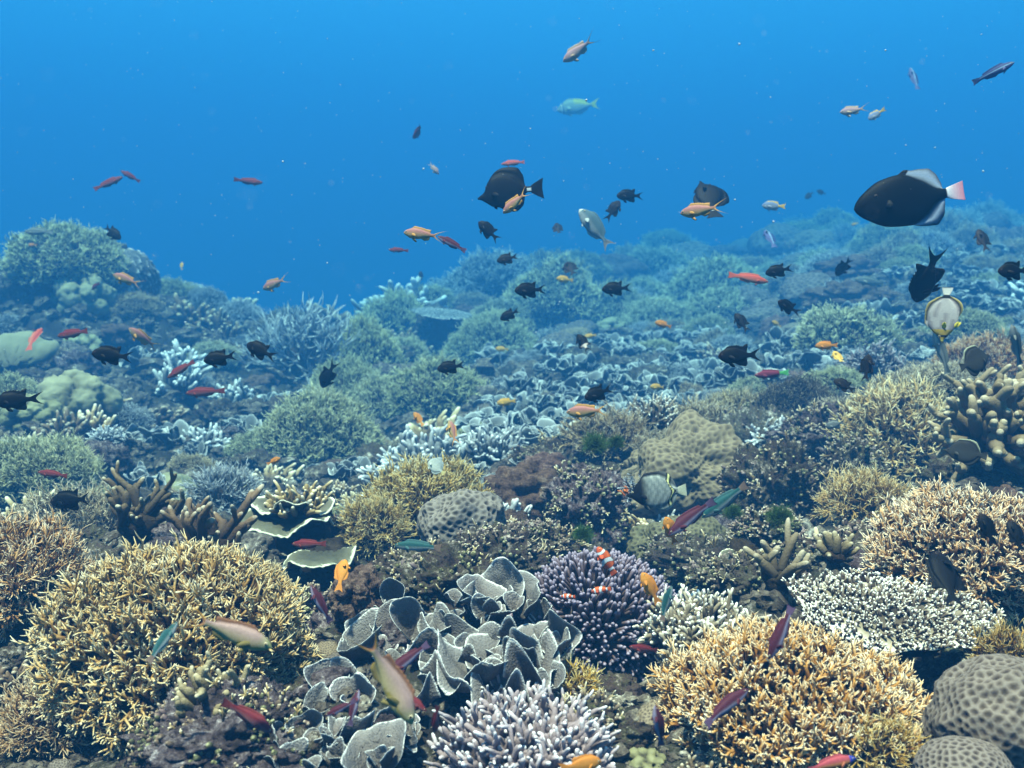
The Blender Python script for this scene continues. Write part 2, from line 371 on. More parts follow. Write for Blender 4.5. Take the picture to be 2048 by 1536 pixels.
def nodule_geo(rx, ry, rz, rng, ncell=26, sub=5, depth=.34, rough=.035):
    """heap of rounded knobs"""
    V, F = ico(sub); S = nrm(fib(ncell) + rng.normal(size=(ncell, 3)) * .22); o = rng.uniform(-50, 50, 3)
    Vq = nrm(V + .12 * np.stack([vnoise(V * 3 + o), vnoise(V * 3 + o + 9), vnoise(V * 3 + o + 21)], -1))
    F1, F2, I = cells(Vq, S); s = math.sqrt(4 * math.pi / ncell) * .62; h = rng.uniform(.6, 1.25, ncell)[I]
    dome = np.sqrt(np.clip(1 - (F1 / (s * 1.12)) ** 2, 0, 1))
    r = 1 - depth + depth * dome * h + rough * fbm(V * 14 + o, 3, .6)
    g = Geo(); g.add(V * r[:, None] * np.array([rx, ry, rz]), T=F, A=dome)
    return g
def rock_geo(rx, ry, rz, rng, sub=5, amp=.30):
    V, F = ico(sub); o = rng.uniform(-50, 50, 3)
    n = fbm(V * 1.6 + o, 6, .62); rid = 1 - np.abs(fbm(V * 3.3 + o + 7, 4, .6)) * 2
    fine = vnoise(V * 22 + o)
    r = 1 + amp * n + .13 * rid + .06 * (1 - 2 * np.abs(fine)) + .045 * vnoise(V * 45 + o) + .09 * np.clip(vnoise(V * 9 + o + 3) - .2, 0, 1)
    g = Geo(); g.add(V * r[:, None] * np.array([rx, ry, rz]), T=F, A=np.clip(n * .5 + .5, 0, 1))
    return g
def finger_geo(seed, R, n, L, r, kids=(2, 1), spread=.7, zmin=.0, flat=.6, jit=.35, up=.25):
    rng = np.random.default_rng(seed); S = fib(n, zmin); S = nrm(S + rng.normal(size=S.shape) * .15)
    base = S * np.array([R, R, R * flat]) * .55; d = nrm(S + rng.normal(size=S.shape) * jit + np.array([0, 0, up]))
    g = Geo(); grow(g, base, d, R * L * rng.uniform(.6, 1.25, n), R * r * rng.uniform(.8, 1.25, n), kids, rng, blunt=True, sides=9, spread=spread, curve=.2, up=.1, shrink=.8)
    return g
def table_geo(rx, ry, rng, dens=.055, stub=.05, r=.014, kids=(2,), thick=.06, dome=.06, blunt=True):
    """flat table: a thin uneven disc and its stubby branchlets, each its own Geo"""
    na, nr = 64, 14; a = np.arange(na) / na * 2 * np.pi; t = np.linspace(0, 1, nr)
    e = 1 + .08 * np.sin(3 * a + 1) + .05 * np.sin(7 * a + 2) + .03 * np.sin(13 * a)
    T, A_ = np.meshgrid(t, a, indexing='ij'); x = T * e[None, :] * np.cos(A_) * rx; y = T * e[None, :] * np.sin(A_) * ry
    m = (rx + ry) / 2; z = m * dome * (1 - T ** 2)
    top = np.stack([x, y, z], -1); bot = np.stack([x * .97, y * .97, z - m * thick * (.3 + 1.3 * (1 - T))], -1)
    id0 = np.arange(nr * na).reshape(nr, na); id1 = id0 + nr * na; g = Geo()
    def q(i): j = np.roll(i, -1, 1); return np.stack([i[:-1], i[1:], j[1:], j[:-1]], -1).reshape(-1, 4)
    Q = [q(id0), q(id1)[:, ::-1], np.stack([id0[-1], id1[-1], np.roll(id1[-1], -1), np.roll(id0[-1], -1)], -1)]
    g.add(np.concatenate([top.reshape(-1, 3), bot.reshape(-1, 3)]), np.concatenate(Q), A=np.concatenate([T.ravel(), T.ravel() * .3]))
    n = int(math.pi / dens ** 2 * .8); k = np.arange(n) + .5; rr = np.sqrt(k / n); an = k * 2.399963 + rng.normal(size=n) * .1
    ee = np.interp(an % (2 * np.pi), a, e); rr = rr * ee * 1.0
    B = np.stack([rr * np.cos(an) * rx, rr * np.sin(an) * ry, m * dome * (1 - (rr / ee) ** 2) - m * .01], -1)
    d = nrm(np.stack([np.cos(an) * rr * .8, np.sin(an) * rr * .8, np.full(n, .9)], -1) + rng.normal(size=(n, 3)) * .2)
    g2 = Geo(); grow(g2, B, d, m * stub * rng.uniform(.7, 1.3, n), m * r * rng.uniform(.8, 1.2, n), kids, rng, blunt=blunt, sides=6, spread=.7)
    return g, g2
# ------------------------------------------------------------------ where the corals stand: photo box (px,py,w,h), distance D
# kind, px, py, w, h, D, label, nick, options
CORALS = [
 # --- foreground
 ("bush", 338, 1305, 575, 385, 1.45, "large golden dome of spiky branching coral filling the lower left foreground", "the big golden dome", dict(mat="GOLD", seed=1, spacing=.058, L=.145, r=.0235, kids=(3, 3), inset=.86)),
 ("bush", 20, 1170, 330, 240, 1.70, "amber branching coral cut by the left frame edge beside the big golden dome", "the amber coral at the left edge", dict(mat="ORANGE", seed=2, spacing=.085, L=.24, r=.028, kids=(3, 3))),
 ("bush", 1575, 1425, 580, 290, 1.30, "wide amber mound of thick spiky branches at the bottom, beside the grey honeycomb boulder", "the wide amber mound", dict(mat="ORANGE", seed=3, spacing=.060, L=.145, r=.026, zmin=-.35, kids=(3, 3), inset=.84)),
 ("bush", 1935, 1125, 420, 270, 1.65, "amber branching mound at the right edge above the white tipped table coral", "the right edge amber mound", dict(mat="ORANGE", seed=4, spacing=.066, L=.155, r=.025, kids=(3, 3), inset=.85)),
 ("bush", 1800, 905, 300, 250, 2.35, "golden bush coral with open spidery branches left of the knobbly finger coral", "the spidery golden bush", dict(mat="GOLD", seed=5, spacing=.08, L=.26, r=.024)),
 ("bush", 855, 1010, 250, 140, 2.05, "low golden branching coral on the ledge beside the brown nodular boulder", "the low golden bush", dict(mat="GOLD", seed=6, spacing=.085, L=.28, r=.03)),
 ("bush", 745, 1065, 120, 110, 1.98, "small golden branching clump at the end of the leafy ledge coral", "the golden clump by the ledge", dict(mat="GOLD", seed=7, spacing=.13, L=.5, r=.036)),
 ("bush", 1140, 1385, 105, 75, 1.38, "small pale yellow spiky tuft below the purple anemone", "the pale yellow tuft", dict(mat="GOLD", seed=8, spacing=.2, L=.62, r=.05)),
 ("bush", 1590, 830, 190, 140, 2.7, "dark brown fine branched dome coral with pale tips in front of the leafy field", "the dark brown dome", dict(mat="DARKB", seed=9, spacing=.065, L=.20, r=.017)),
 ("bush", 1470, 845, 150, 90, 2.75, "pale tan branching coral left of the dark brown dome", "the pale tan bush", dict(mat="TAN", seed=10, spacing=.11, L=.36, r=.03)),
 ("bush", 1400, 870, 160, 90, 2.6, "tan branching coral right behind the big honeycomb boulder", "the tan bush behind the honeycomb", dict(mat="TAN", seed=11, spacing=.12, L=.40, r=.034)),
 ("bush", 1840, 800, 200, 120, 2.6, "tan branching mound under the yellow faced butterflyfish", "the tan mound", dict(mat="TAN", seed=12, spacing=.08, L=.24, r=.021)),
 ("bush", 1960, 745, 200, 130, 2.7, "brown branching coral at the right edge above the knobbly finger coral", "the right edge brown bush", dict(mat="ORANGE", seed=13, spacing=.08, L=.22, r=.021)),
 ("bush", 1215, 875, 150, 60, 2.45, "small cream branching coral next to the white mushroom coral", "the cream bush", dict(mat="TAN", seed=14, spacing=.14, L=.5, r=.036)),
 ("bush", 80, 950, 260, 130, 2.5, "greenish tan bush coral at the left edge below the smooth pale boulder", "the greenish left bush", dict(mat="PALEG", seed=15, spacing=.065, L=.2, r=.017)),
 ("bush", 150, 1060, 260, 90, 2.1, "pale tan low bush coral behind the big golden dome", "the low tan bush", dict(mat="TAN", seed=16, spacing=.10, L=.36, r=.026)),
 ("bush", 2010, 1310, 110, 60, 1.35, "small amber tuft behind the grey honeycomb boulder", "the amber tuft", dict(mat="GOLD", seed=17, spacing=.2, L=.7, r=.05)),
 ("bush", 1765, 1500, 130, 80, 1.16, "dark golden tuft in the shade at the foot of the grey honeycomb boulder", "the shaded golden tuft", dict(mat="GOLD", seed=18, spacing=.2, L=.6, r=.045)),
 ("bush", 110, 1440, 200, 130, 1.38, "shaded amber branching coral under the big golden dome", "the shaded amber bush", dict(mat="ORANGE", seed=19, spacing=.12, L=.4, r=.03)),
 ("bush", 1730, 1010, 150, 100, 2.0, "golden low bush in the gully left of the right edge amber mound", "the gully bush", dict(mat="GOLD", seed=20, spacing=.14, L=.45, r=.03)),
 ("massive", 1365, 960, 260, 210, 2.25, "big tan honeycomb boulder coral behind the striped grey butterflyfish", "the big honeycomb boulder", dict(mat="HONEY", seed=31, ncell=1300, depth=.055, lump=0.3)),
 ("massive", 1365, 1100, 200, 140, 2.02, "shaded olive honeycomb boulder behind the two orange damselfish", "the shaded honeycomb boulder", dict(mat="HONEYD", seed=32, ncell=1000, depth=.055, lump=0.26)),
 ("massive", 1995, 1445, 280, 250, 1.15, "grey honeycomb boulder coral in the bottom right corner", "the grey honeycomb boulder", dict(mat="HONEYG", seed=33, ncell=760, depth=.045, lump=0.14)),
 ("massive", 1930, 1545, 190, 130, 1.06, "low grey honeycomb lump in front of the grey honeycomb boulder", "the low grey lump", dict(mat="HONEYG", seed=34, ncell=420, depth=.05, lump=.06)),
 ("massive", 925, 1050, 175, 150, 1.95, "greyish brain coral boulder with winding ridges beside the nodular boulder", "the brain coral boulder", dict(mat="BRAIN", seed=35, ncell=560, depth=.06, lump=0.2, meander=True)),
 ("nodule", 1050, 995, 190, 150, 2.12, "brown nodular boulder coral left of the honeycomb boulder", "the brown nodular boulder", dict(mat="NODULE", seed=41, ncell=60)),
 ("nodule", 1090, 940, 110, 80, 2.3, "small brown knobby coral on top of the nodular boulder", "the small brown knob", dict(mat="NODULE", seed=42, ncell=34)),
 ("nodule", 720, 1195, 130, 140, 1.62, "brown nodular coral beside the big golden dome", "the brown nodules by the dome", dict(mat="NODULE", seed=43, ncell=60)),
 ("rock", 1170, 1030, 150, 170, 2.06, "purplish encrusted rock between the nodular and honeycomb boulders", "the purplish rock", dict(mat="ROCKP", seed=51)),
 ("rock", 1060, 1110, 150, 110, 1.92, "mottled encrusted rock under the nodular boulder", "the mottled rock", dict(mat="ROCK", seed=52)),
 ("rock", 1560, 1000, 190, 190, 2.15, "mottled encrusted boulder between the honeycomb boulder and the spidery bush", "the mottled boulder", dict(mat="ROCK", seed=53)),
 ("rock", 1540, 1080, 130, 110, 1.9, "encrusted olive rock with green algae right of the shaded honeycomb", "the olive rock", dict(mat="ROCK", seed=54)),
 ("rock", 880, 1180, 260, 130, 1.75, "dark encrusted rock in shade behind the grey leafy coral", "the shaded rock", dict(mat="ROCK", seed=55)),
 ("rock", 1640, 890, 160, 120, 2.4, "pale crusted rock in front of the dark brown dome", "the pale crusted rock", dict(mat="ROCKP", seed=56)),
 ("rock", 620, 1240, 120, 120, 1.75, "grey fuzzy rock between the big golden dome and brown nodules", "the grey fuzzy rock", dict(mat="ROCKP", seed=57)),
 ("rock", 1480, 1180, 190, 120, 1.75, "dark crusted rock in the gap behind the antler coral", "the dark gap rock", dict(mat="ROCK", seed=58)),
 ("rock", 1700, 1130, 200, 120, 1.8, "dark rock under the right edge amber mound", "the dark rock under the amber mound", dict(mat="ROCK", seed=59)),
 ("rock", 460, 1480, 320, 150, 1.22, "dark purple crusted rock at the foot of the big golden dome", "the dark foot rock", dict(mat="ROCKP", seed=60)),
 ("rock", 1150, 1450, 160, 90, 1.32, "crusted rock with pale rim below the purple anemone", "the pale rimmed rock", dict(mat="ROCK", seed=61)),
 ("rock", 1290, 1060, 400, 260, 2.45, "broad dark encrusted ledge carrying the two honeycomb boulders", "the broad dark ledge", dict(mat="ROCK", seed=111)),
 ("rock", 1545, 950, 300, 230, 2.55, "bulky encrusted boulder behind the mottled boulder", "the bulky boulder", dict(mat="ROCK", seed=112)),
 ("rock", 1130, 960, 190, 150, 2.5, "knobbly brown crusted rock behind the small brown knob", "the knobbly brown rock", dict(mat="ROCK", seed=113)),
 ("rock", 1440, 1140, 240, 130, 1.95, "crusted dark rock wall above the purple anemone", "the dark rock wall", dict(mat="ROCK", seed=114)),
 ("rock", 990, 1140, 190, 130, 1.85, "dark pitted rock behind the tallest grey plates", "the dark pitted rock", dict(mat="ROCK", seed=115)),
 ("rock", 1700, 960, 120, 160, 2.2, "dark shaded rock left of the spidery golden bush", "the shaded side rock", dict(mat="ROCK", seed=116)),
 ("nodule", 1010, 1060, 120, 90, 2.0, "brown knobby coral lump beside the brain coral boulder", "the knobby lump", dict(mat="NODULE", seed=117, ncell=50)),
 ("bush", 1680, 845, 150, 80, 2.6, "tan spiky coral strip right of the dark brown dome", "the tan strip", dict(mat="TAN", seed=118, spacing=.10, L=.28, r=.028)),
 ("bush", 1900, 770, 150, 70, 2.4, "tan coral ridge under the dark grey butterflyfish", "the tan ridge", dict(mat="TAN", seed=119, spacing=.10, L=.28, r=.028)),
 ("bush", 1330, 900, 130, 50, 2.4, "cream spiky coral strip on the crest behind the honeycomb boulder", "the cream crest", dict(mat="TAN", seed=120, spacing=.12, L=.34, r=.034)),
 ("anemone", 1195, 1262, 330, 300, 1.62, "purple sea anemone with pale tipped tentacles sheltering three clownfish", "the purple anemone", dict()),
 ("leaves", 0, 0, 0, 0, 1.4, "grey leafy coral heap with white ruffled rims in the middle foreground", "the grey leafy coral", dict()),
 ("finger", 1050, 1530, 540, 115, 1.24, "lilac coral of short forked fingers at the bottom edge", "the lilac finger coral", dict(mat="LILAC", seed=71, n=480, L=.23, r=.036, flat=.42, spread=.65)),
 ("finger", 1400, 1285, 330, 120, 1.50, "tan coral of fine knobbly fingers beside the purple anemone", "the tan knobbly coral", dict(mat="WHITE", seed=72, n=430, L=.26, r=.046, flat=.55, spread=.7)),
 ("table", 1780, 1225, 400, 120, 1.42, "white tipped table coral with a dark underside right of the antler coral", "the white tipped table", dict(mat="WHITE", seed=73, dens=.058, stub=.085, r=.019, tilt=.26, ryf=0.55)),
 ("finger", 1560, 1165, 130, 150, 1.62, "stubby tan antler coral with forked horns left of the white tipped table", "the antler coral", dict(mat="FINGER", seed=74, n=7, L=1.25, r=.16, kids=(2,), flat=.9, zmin=.1, up=.6)),
 ("finger", 1670, 1110, 90, 90, 1.72, "small grey knobbly coral between the antler coral and the amber mound", "the grey knob coral", dict(mat="FINGER", seed=75, n=12, L=.75, r=.22, kids=(1,), flat=.8)),
 ("finger", 275, 1050, 150, 130, 1.85, "brown antler coral with upright blunt fingers behind the big golden dome", "the brown antler coral", dict(mat="FINGERD", seed=76, n=12, L=1.1, r=.135, kids=(2, 1), flat=.8, zmin=.1, up=.5)),
 ("finger", 420, 1090, 190, 70, 1.80, "low brown finger coral between the antler coral and the ledge", "the low brown fingers", dict(mat="FINGERD", seed=77, n=16, L=.9, r=.12, kids=(2,), flat=.5, zmin=.1, up=.35)),
 ("finger", 1990, 875, 250, 290, 2.0, "knobbly tan finger coral with fat rounded lobes at the right edge", "the knobbly finger coral", dict(mat="FINGER", seed=78, n=70, L=.50, r=.125, kids=(2, 1), flat=1.1, zmin=-.5)),
 ("finger", 420, 1420, 180, 130, 1.24, "shaded grey knobbly coral under the big golden dome", "the shaded knobbly coral", dict(mat="FINGER", seed=79, n=30, L=.6, r=.13, kids=(1, 1), flat=.8, zmin=-.2)),
 ("finger", 1310, 845, 110, 60, 2.5, "white fingered cluster coral behind the honeycomb boulder", "the white finger cluster", dict(mat="WHITE", seed=80, n=90, L=.6, r=.08, flat=.5)),
 ("finger", 1545, 890, 110, 60, 2.5, "pale grey finger coral in front of the dark brown dome", "the pale grey fingers", dict(mat="GREYB", seed=81, n=60, L=.6, r=.09, flat=.5)),
 ("finger", 990, 915, 130, 50, 2.6, "grey knobbly coral ridge left of the cream bush", "the grey knobbly ridge", dict(mat="GREYB", seed=82, n=60, L=.6, r=.10, flat=.5)),
 ("finger", 860, 940, 180, 50, 2.6, "grey stubby coral ridge behind the low golden bush", "the grey stubby ridge", dict(mat="GREYB", seed=83, n=60, L=.55, r=.10, flat=.4)),
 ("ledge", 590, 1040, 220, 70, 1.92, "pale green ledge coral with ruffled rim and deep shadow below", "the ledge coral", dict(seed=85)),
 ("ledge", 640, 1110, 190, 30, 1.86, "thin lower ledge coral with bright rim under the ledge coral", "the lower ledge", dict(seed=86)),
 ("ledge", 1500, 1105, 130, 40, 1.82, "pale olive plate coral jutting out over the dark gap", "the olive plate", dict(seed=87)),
 ("mushroom", 1167, 858, 62, 30, 2.5, "white ribbed mushroom coral lying in front of the leafy field", "the white mushroom coral", dict()),
 # --- middle distance, left
 ("rock", 155, 630, 350, 230, 4.6, "large hazy rock mound rising at the left edge", "the left mound", dict(mat="ROCK", seed=91)),
 ("bush", 132, 528, 225, 72, 4.3, "pale bushy coral crowning the left mound", "the crown bush", dict(mat="PALEG", proto=0)),
 ("ribbed", 248, 565, 135, 130, 4.4, "dark ribbed dome coral with pale ridges on the left mound", "the ribbed dome", dict()),
 ("nodule", 165, 600, 130, 110, 4.2, "smooth lobed boulder coral on the front of the left mound", "the lobed boulder", dict(mat="PORITES", seed=92, ncell=26)),
 ("plateup", 40, 690, 110, 130, 3.6, "smooth pale green tilted plate coral at the left edge", "the smooth green plate", dict()),
 ("nodule", 150, 810, 170, 150, 3.0, "pale green smooth boulder coral left of the rubble slope", "the pale green boulder", dict(mat="PORITES", seed=93, ncell=20)),
 ("nodule", 60, 830, 120, 90, 2.9, "pale lumpy boulder coral at the left edge", "the pale lumpy boulder", dict(mat="PORITES", seed=94, ncell=30)),
 ("bush", 20, 800, 110, 80, 3.1, "greenish bush coral touching the left edge behind the black damselfish", "the greenish edge bush", dict(mat="PALEG", proto=1)),
 ("table", 355, 575, 100, 18, 5.2, "dark blue table coral on the right shoulder of the left mound", "the mound table", dict(mat="GREYB", seed=95, dens=.07, stub=.05, r=.014, tilt=.2)),
 ("bush", 345, 600, 110, 60, 5.0, "pale bush coral under the mound table", "the bush under the mound table", dict(mat="PALEG", proto=2)),
 ("bush", 410, 610, 90, 60, 5.0, "small hazy bush right of the mound table", "the small shoulder bush", dict(mat="GREYB", proto=0)),
 ("massive", 428, 660, 70, 60, 4.7, "hazy blue dome coral on the left slope", "the hazy dome", dict(mat="PORITES", seed=96, ncell=200, sub=5)),
 ("bush", 480, 640, 90, 60, 4.9, "low hazy bush on the left slope beside the staghorn", "the slope bush", dict(mat="GREYB", proto=1)),
 ("stag", 610, 710, 220, 150, 4.3, "grey blue staghorn coral thicket with long open branches", "the staghorn thicket", dict()),
 ("bush", 632, 890, 232, 185, 3.1, "greenish fine bush dome in the blue hollow behind the ledge coral", "the hollow bush dome", dict(mat="PALEG", proto=0)),
 ("bush", 865, 800, 210, 125, 3.7, "greenish bush coral left of the leafy field", "the bush by the leafy field", dict(mat="PALEG", proto=1)),
 ("bush", 765, 820, 140, 110, 3.7, "greenish bush coral between hollow dome and leafy field", "the middle hollow bush", dict(mat="PALEG", proto=2)),
 ("bush", 690, 795, 160, 130, 3.8, "greenish bush coral above the hollow bush dome", "the upper hollow bush", dict(mat="PALEG", proto=0)),
 ("bush", 740, 725, 140, 140, 4.3, "green bush coral right of the staghorn thicket", "the bush beside the staghorn", dict(mat="PALEG", proto=1)),
 ("finger", 215, 885, 70, 40, 2.75, "little pale grey finger coral under the pale green boulder", "the little grey fingers", dict(mat="GREYB", seed=97, n=80, L=.6, r=.08, flat=.5)),
 ("stag", 450, 990, 140, 70, 2.4, "small grey staghorn sprig in the hollow left of the ledge coral", "the staghorn sprig", dict()),
 # --- middle distance, centre and right
 ("table", 885, 628, 120, 26, 5.4, "flat blue grey table coral on a dark stalk", "the flat table coral", dict(mat="GREYB", seed=98, dens=.05, stub=.05, r=.016, tilt=.12, stalk=1)),
 ("table", 755, 605, 76, 14, 6.4, "small hazy table coral behind the flat table coral", "the small hazy table", dict(mat="GREYB", seed=99, dens=.07, stub=.05, r=.014, tilt=.1, stalk=1)),
 ("rock", 870, 690, 130, 110, 5.6, "dark hazy rock under the flat table coral", "the rock under the table", dict(mat="ROCK", seed=100)),
 ("bush", 785, 660, 130, 120, 5.6, "hazy green bush left of the flat table coral", "the bush left of the table", dict(mat="PALEG", proto=2)),
 ("bush", 985, 700, 170, 130, 5.0, "hazy green bush dome right of the flat table coral", "the bush right of the table", dict(mat="PALEG", proto=0)),
 ("bush", 1005, 650, 130, 70, 5.6, "hazy green bush behind the flat table coral", "the bush behind the table", dict(mat="PALEG", proto=1)),
 ("bush", 860, 605, 90, 50, 6.2, "hazy pale bush just above the flat table coral", "the bush above the table", dict(mat="PALEG", proto=2)),
 ("bush", 1110, 615, 200, 150, 5.8, "large hazy green bush mound in the centre", "the large hazy bush", dict(mat="PALEG", proto=1)),
 ("bush", 1230, 630, 100, 110, 5.9, "hazy bush joining the large hazy bush mound", "the hazy bush beside it", dict(mat="PALEG", proto=2)),
 ("bush", 985, 572, 180, 70, 6.8, "hazy grey bushy knoll against the open water", "the grey knoll", dict(mat="GREYB", proto=2)),
 ("bush", 1310, 650, 150, 90, 5.6, "hazy bush dome behind the orange damselfish", "the dome behind the damsel", dict(mat="PALEG", proto=0)),
 ("bush", 1430, 590, 190, 90, 6.3, "wide hazy bush mound below the red fish", "the wide hazy mound", dict(mat="PALEG", proto=1)),
 ("bush", 1310, 545, 130, 60, 8.0, "faint bush mound near the open water", "the faint mound", dict(mat="PALEG", proto=2)),
 ("bush", 1160, 545, 120, 40, 7.5, "faint low bush on the ridge beside the grey knoll", "the faint ridge bush", dict(mat="PALEG", proto=0)),
 ("rock", 1640, 485, 190, 70, 9.5, "faint blue reef knoll below the pink tailed triggerfish", "the faint knoll", dict(mat="ROCK", seed=101)),
 ("bush", 1665, 452, 90, 26, 9.3, "faint bush coral on top of the faint knoll", "the faint knoll bush", dict(mat="PALEG", proto=1)),
 ("bush", 1600, 487, 110, 30, 9.0, "faint bush coral on the side of the faint knoll", "the faint side bush", dict(mat="PALEG", proto=2)),
 ("bush", 1330, 500, 110, 36, 10.0, "very faint bush coral at the edge of sight", "the very faint bush", dict(mat="PALEG", proto=0)),
 ("massive", 1905, 495, 44, 22, 6.6, "pale round dome coral on the right slope", "the pale round dome", dict(mat="PORITES", seed=102, ncell=200, sub=5)),
 ("massive", 1858, 495, 40, 22, 6.6, "greyish round dome coral beside the pale round dome", "the greyish round dome", dict(mat="NODULE", seed=103, ncell=200, sub=5)),
 ("nodule", 1700, 600, 190, 80, 4.6, "purplish lumpy coral bank behind the white butterflyfish", "the purplish bank", dict(mat="NODULE", seed=104, ncell=130)),
 ("nodule", 1700, 545, 150, 70, 5.2, "hazy lumpy coral bank below the triggerfish", "the hazy lumpy bank", dict(mat="NODULE", seed=105, ncell=110)),
 ("finger", 1745, 745, 130, 50, 3.0, "pinkish fine fingered coral behind the dark brown dome", "the pink fingers", dict(mat="LILAC", seed=106, n=140, L=.5, r=.055, flat=.6)),
 ("bush", 1940, 665, 130, 70, 3.6, "hazy green bush coral on the right slope", "the right slope bush", dict(mat="PALEG", proto=0)),
 ("bush", 1690, 690, 200, 40, 3.7, "low greenish bush strip above the right leafy corals", "the greenish strip", dict(mat="PALEG", proto=2)),
]
CORALS = [c[:5] + (deep(c[5]),) + c[6:] for c in CORALS]
# beds of leafy coral: centre pixel, width, distance
rb = np.random.default_rng(11)
BEDS = []
for (y, x0, x1, D) in ((690, 1190, 1480, 4.7), (720, 1130, 1500, 4.35), (755, 1070, 1520, 4.0), (790, 1010, 1440, 3.65), (822, 970, 1400, 3.4), (855, 960, 1360, 3.15), (885, 960, 1120, 2.9),
                       (700, 1530, 1720, 4.0), (735, 1560, 1720, 3.6), (770, 1440, 1560, 3.3),
                       (520, 1790, 2040, 5.6), (555, 1780, 2060, 5.1), (590, 1860, 2060, 4.7), (625, 1900, 2060, 4.3), (660, 1830, 1900, 4.0)):
    n = max(2, round((x1 - x0) / (46 * 4.0 / D)))
    for k in range(n):
        BEDS.append((x0 + (x1 - x0) * (k + .5) / n + rb.uniform(-12, 12), y + rb.uniform(-9, 9), rb.uniform(78, 112) * 3.7 / D, deep(D + rb.uniform(-.1, .1))))

# ------------------------------------------------------------------ the reef floor: one sheet through the corals' feet
def to_w(P): return np.stack([P[..., 0] / P[..., 1] * 2.2, np.log(P[..., 1]) * 1.6], -1)
ANCH = []
for c in CORALS:
    if c[0] in ("leaves",): continue
    k, px, py, w, h, D = c[:6]
    p = at(px, py, D)
    drop = {"ledge": .16, "table": .10, "mushroom": .01, "plateup": .06}.get(k, 0)
    if k == "table" and D > 4.5: drop = .62
    p[2] -= drop + (.34 if k != 'finger' else .2) * h * D / FPX + .01
    ANCH.append(p)
for (x, y, w, D) in BEDS:
    p = at(x, y, D); p[2] -= .05; ANCH.append(p)
for (x, y, D) in ((900, 1330, 1.45), (700, 1400, 1.28), (1000, 1560, 1.18), (300, 1600, 1.2), (1500, 1640, 1.1), (2000, 1600, 1.05), (1250, 1480, 1.3),
                  (350, 978, 2.7), (500, 968, 2.8), (350, 898, 3.1), (420, 838, 3.4), (330, 778, 3.7), (480, 798, 3.8), (230, 738, 3.9), (560, 838, 3.7), (800, 938, 3.1), (800, 908, 3.3), (560, 1038, 2.4),
                  (900, 760, 4.5), (600, 700, 5.2), (500, 690, 6.0), (700, 660, 7.2), (560, 700, 8), (300, 720, 7), (100, 700, 7), (-200, 640, 5), (-300, 800, 3), (-300, 1100, 1.8), (-300, 1500, 1.2),
                  (850, 640, 8.5), (1000, 620, 9.5), (700, 720, 11), (300, 800, 12), (0, 800, 12), (1000, 640, 13), (1200, 590, 10), (1400, 540, 12), (1600, 510, 12.5), (1800, 500, 11), (2000, 490, 10), (2300, 490, 9), (2300, 600, 5), (2300, 800, 2.5), (2300, 1100, 1.6), (2300, 1500, 1.1),
                  (1900, 490, 14), (1500, 560, 17), (1000, 750, 20), (2100, 520, 20), (0, 900, 20), (1550, 560, 7.5), (1850, 490, 8.6), (1970, 482, 8.4), (1420, 550, 9)):
    ANCH.append(at(x, y, deep(D)))
ANCH = np.array(ANCH); AW = to_w(ANCH)
def ground_smooth(X, Y):
    X = np.asarray(X, float); Y = np.asarray(Y, float); sh = X.shape
    W = to_w(np.stack([X.ravel(), Y.ravel()], -1)); out = np.empty(len(W))
    for k in range(0, len(W), 4000):
        d2 = ((W[k:k + 4000, None, :] - AW[None]) ** 2).sum(-1) + .0012
        w = d2 ** -1.6; out[k:k + 4000] = (w * ANCH[None, :, 2]).sum(1) / w.sum(1)
    return out.reshape(sh)
def ground_z(X, Y):
    X = np.asarray(X, float); Y = np.asarray(Y, float)
    z = ground_smooth(X, Y); P = np.stack([X, Y, z * 0], -1)
    s = np.clip(np.abs(Y) / 3, .55, 3)
    return z + s * (.030 * fbm(P * 4.5, 4, .55) + .010 * fbm(P * 19 + 5, 3, .6))

def build_floor():
    nu, nv = 560, 430
    u = np.linspace(-1.25, 1.25, nu); v = np.exp(np.linspace(math.log(.45), math.log(90), nv))
    U, Vv = np.meshgrid(u, v, indexing='ij'); X = U * Vv * (1.0); Y = Vv
    Z = ground_z(X, Y); Z -= np.clip(Vv - 30, 0, None) * .12
    P = np.stack([X, Y, Z], -1)
    # small scale roughness
    P[..., 2] += .006 * np.clip(Vv / 2, .5, 3) * fbm(P * 60, 2, .6)
    idx = np.arange(nu * nv).reshape(nu, nv)
    Q = np.stack([idx[:-1, :-1], idx[1:, :-1], idx[1:, 1:], idx[:-1, 1:]], -1).reshape(-1, 4)
    g = Geo(); g.add(P.reshape(-1, 3), Q)
    o = link("reef_floor", g.mesh("reef_floor", FLOOR)); o["kind"] = "structure"; o["label"] = "rough rocky reef floor between the corals"
build_floor()

# ------------------------------------------------------------------ shared shapes for the many smaller corals
def bush_proto(k):
    if ("b", k) not in PROTO:
        PROTO[("b", k)] = bush_meshes("bush", 1, 1, .8, PALEG, 200 + k, spacing=(.062, .068, .076)[k], L=(.16, .18, .20)[k], r=(.018, .020, .022)[k], kids=(3, 2), sides=4, zmin=-.5, patchy=.5)
    return PROTO[("b", k)]
def clump_proto(k):
    if ("c", k) not in PROTO:
        out = []
        for g in lettuce_geo(300 + k, (20, 24, 17)[k], .78, .35, .60, ruffle=.30, tilt=(.3, 1.3)): out.append(g.mesh("plate", PLATEB))
        PROTO[("c", k)] = out
    return PROTO[("c", k)]
PROTO = {}
def remat(o, mat):
    """give this copy its own material while sharing the mesh"""
    o.material_slots[0].link = 'OBJECT'; o.material_slots[0].material = mat
NAMED = []     # (nick, px, py, D, radius world, x, y)
def root_at(name, loc, label, cat, group=None, rz=0.0, scale=None):
    o = bpy.data.objects.new(name, None); COL.objects.link(o); o.location = Vector([float(x) for x in loc]); o.empty_display_size = .05
    o.rotation_euler = (0, 0, rz)
    if scale is not None: o.scale = Vector([float(x) for x in scale])
    return tag(o, label, cat, group)

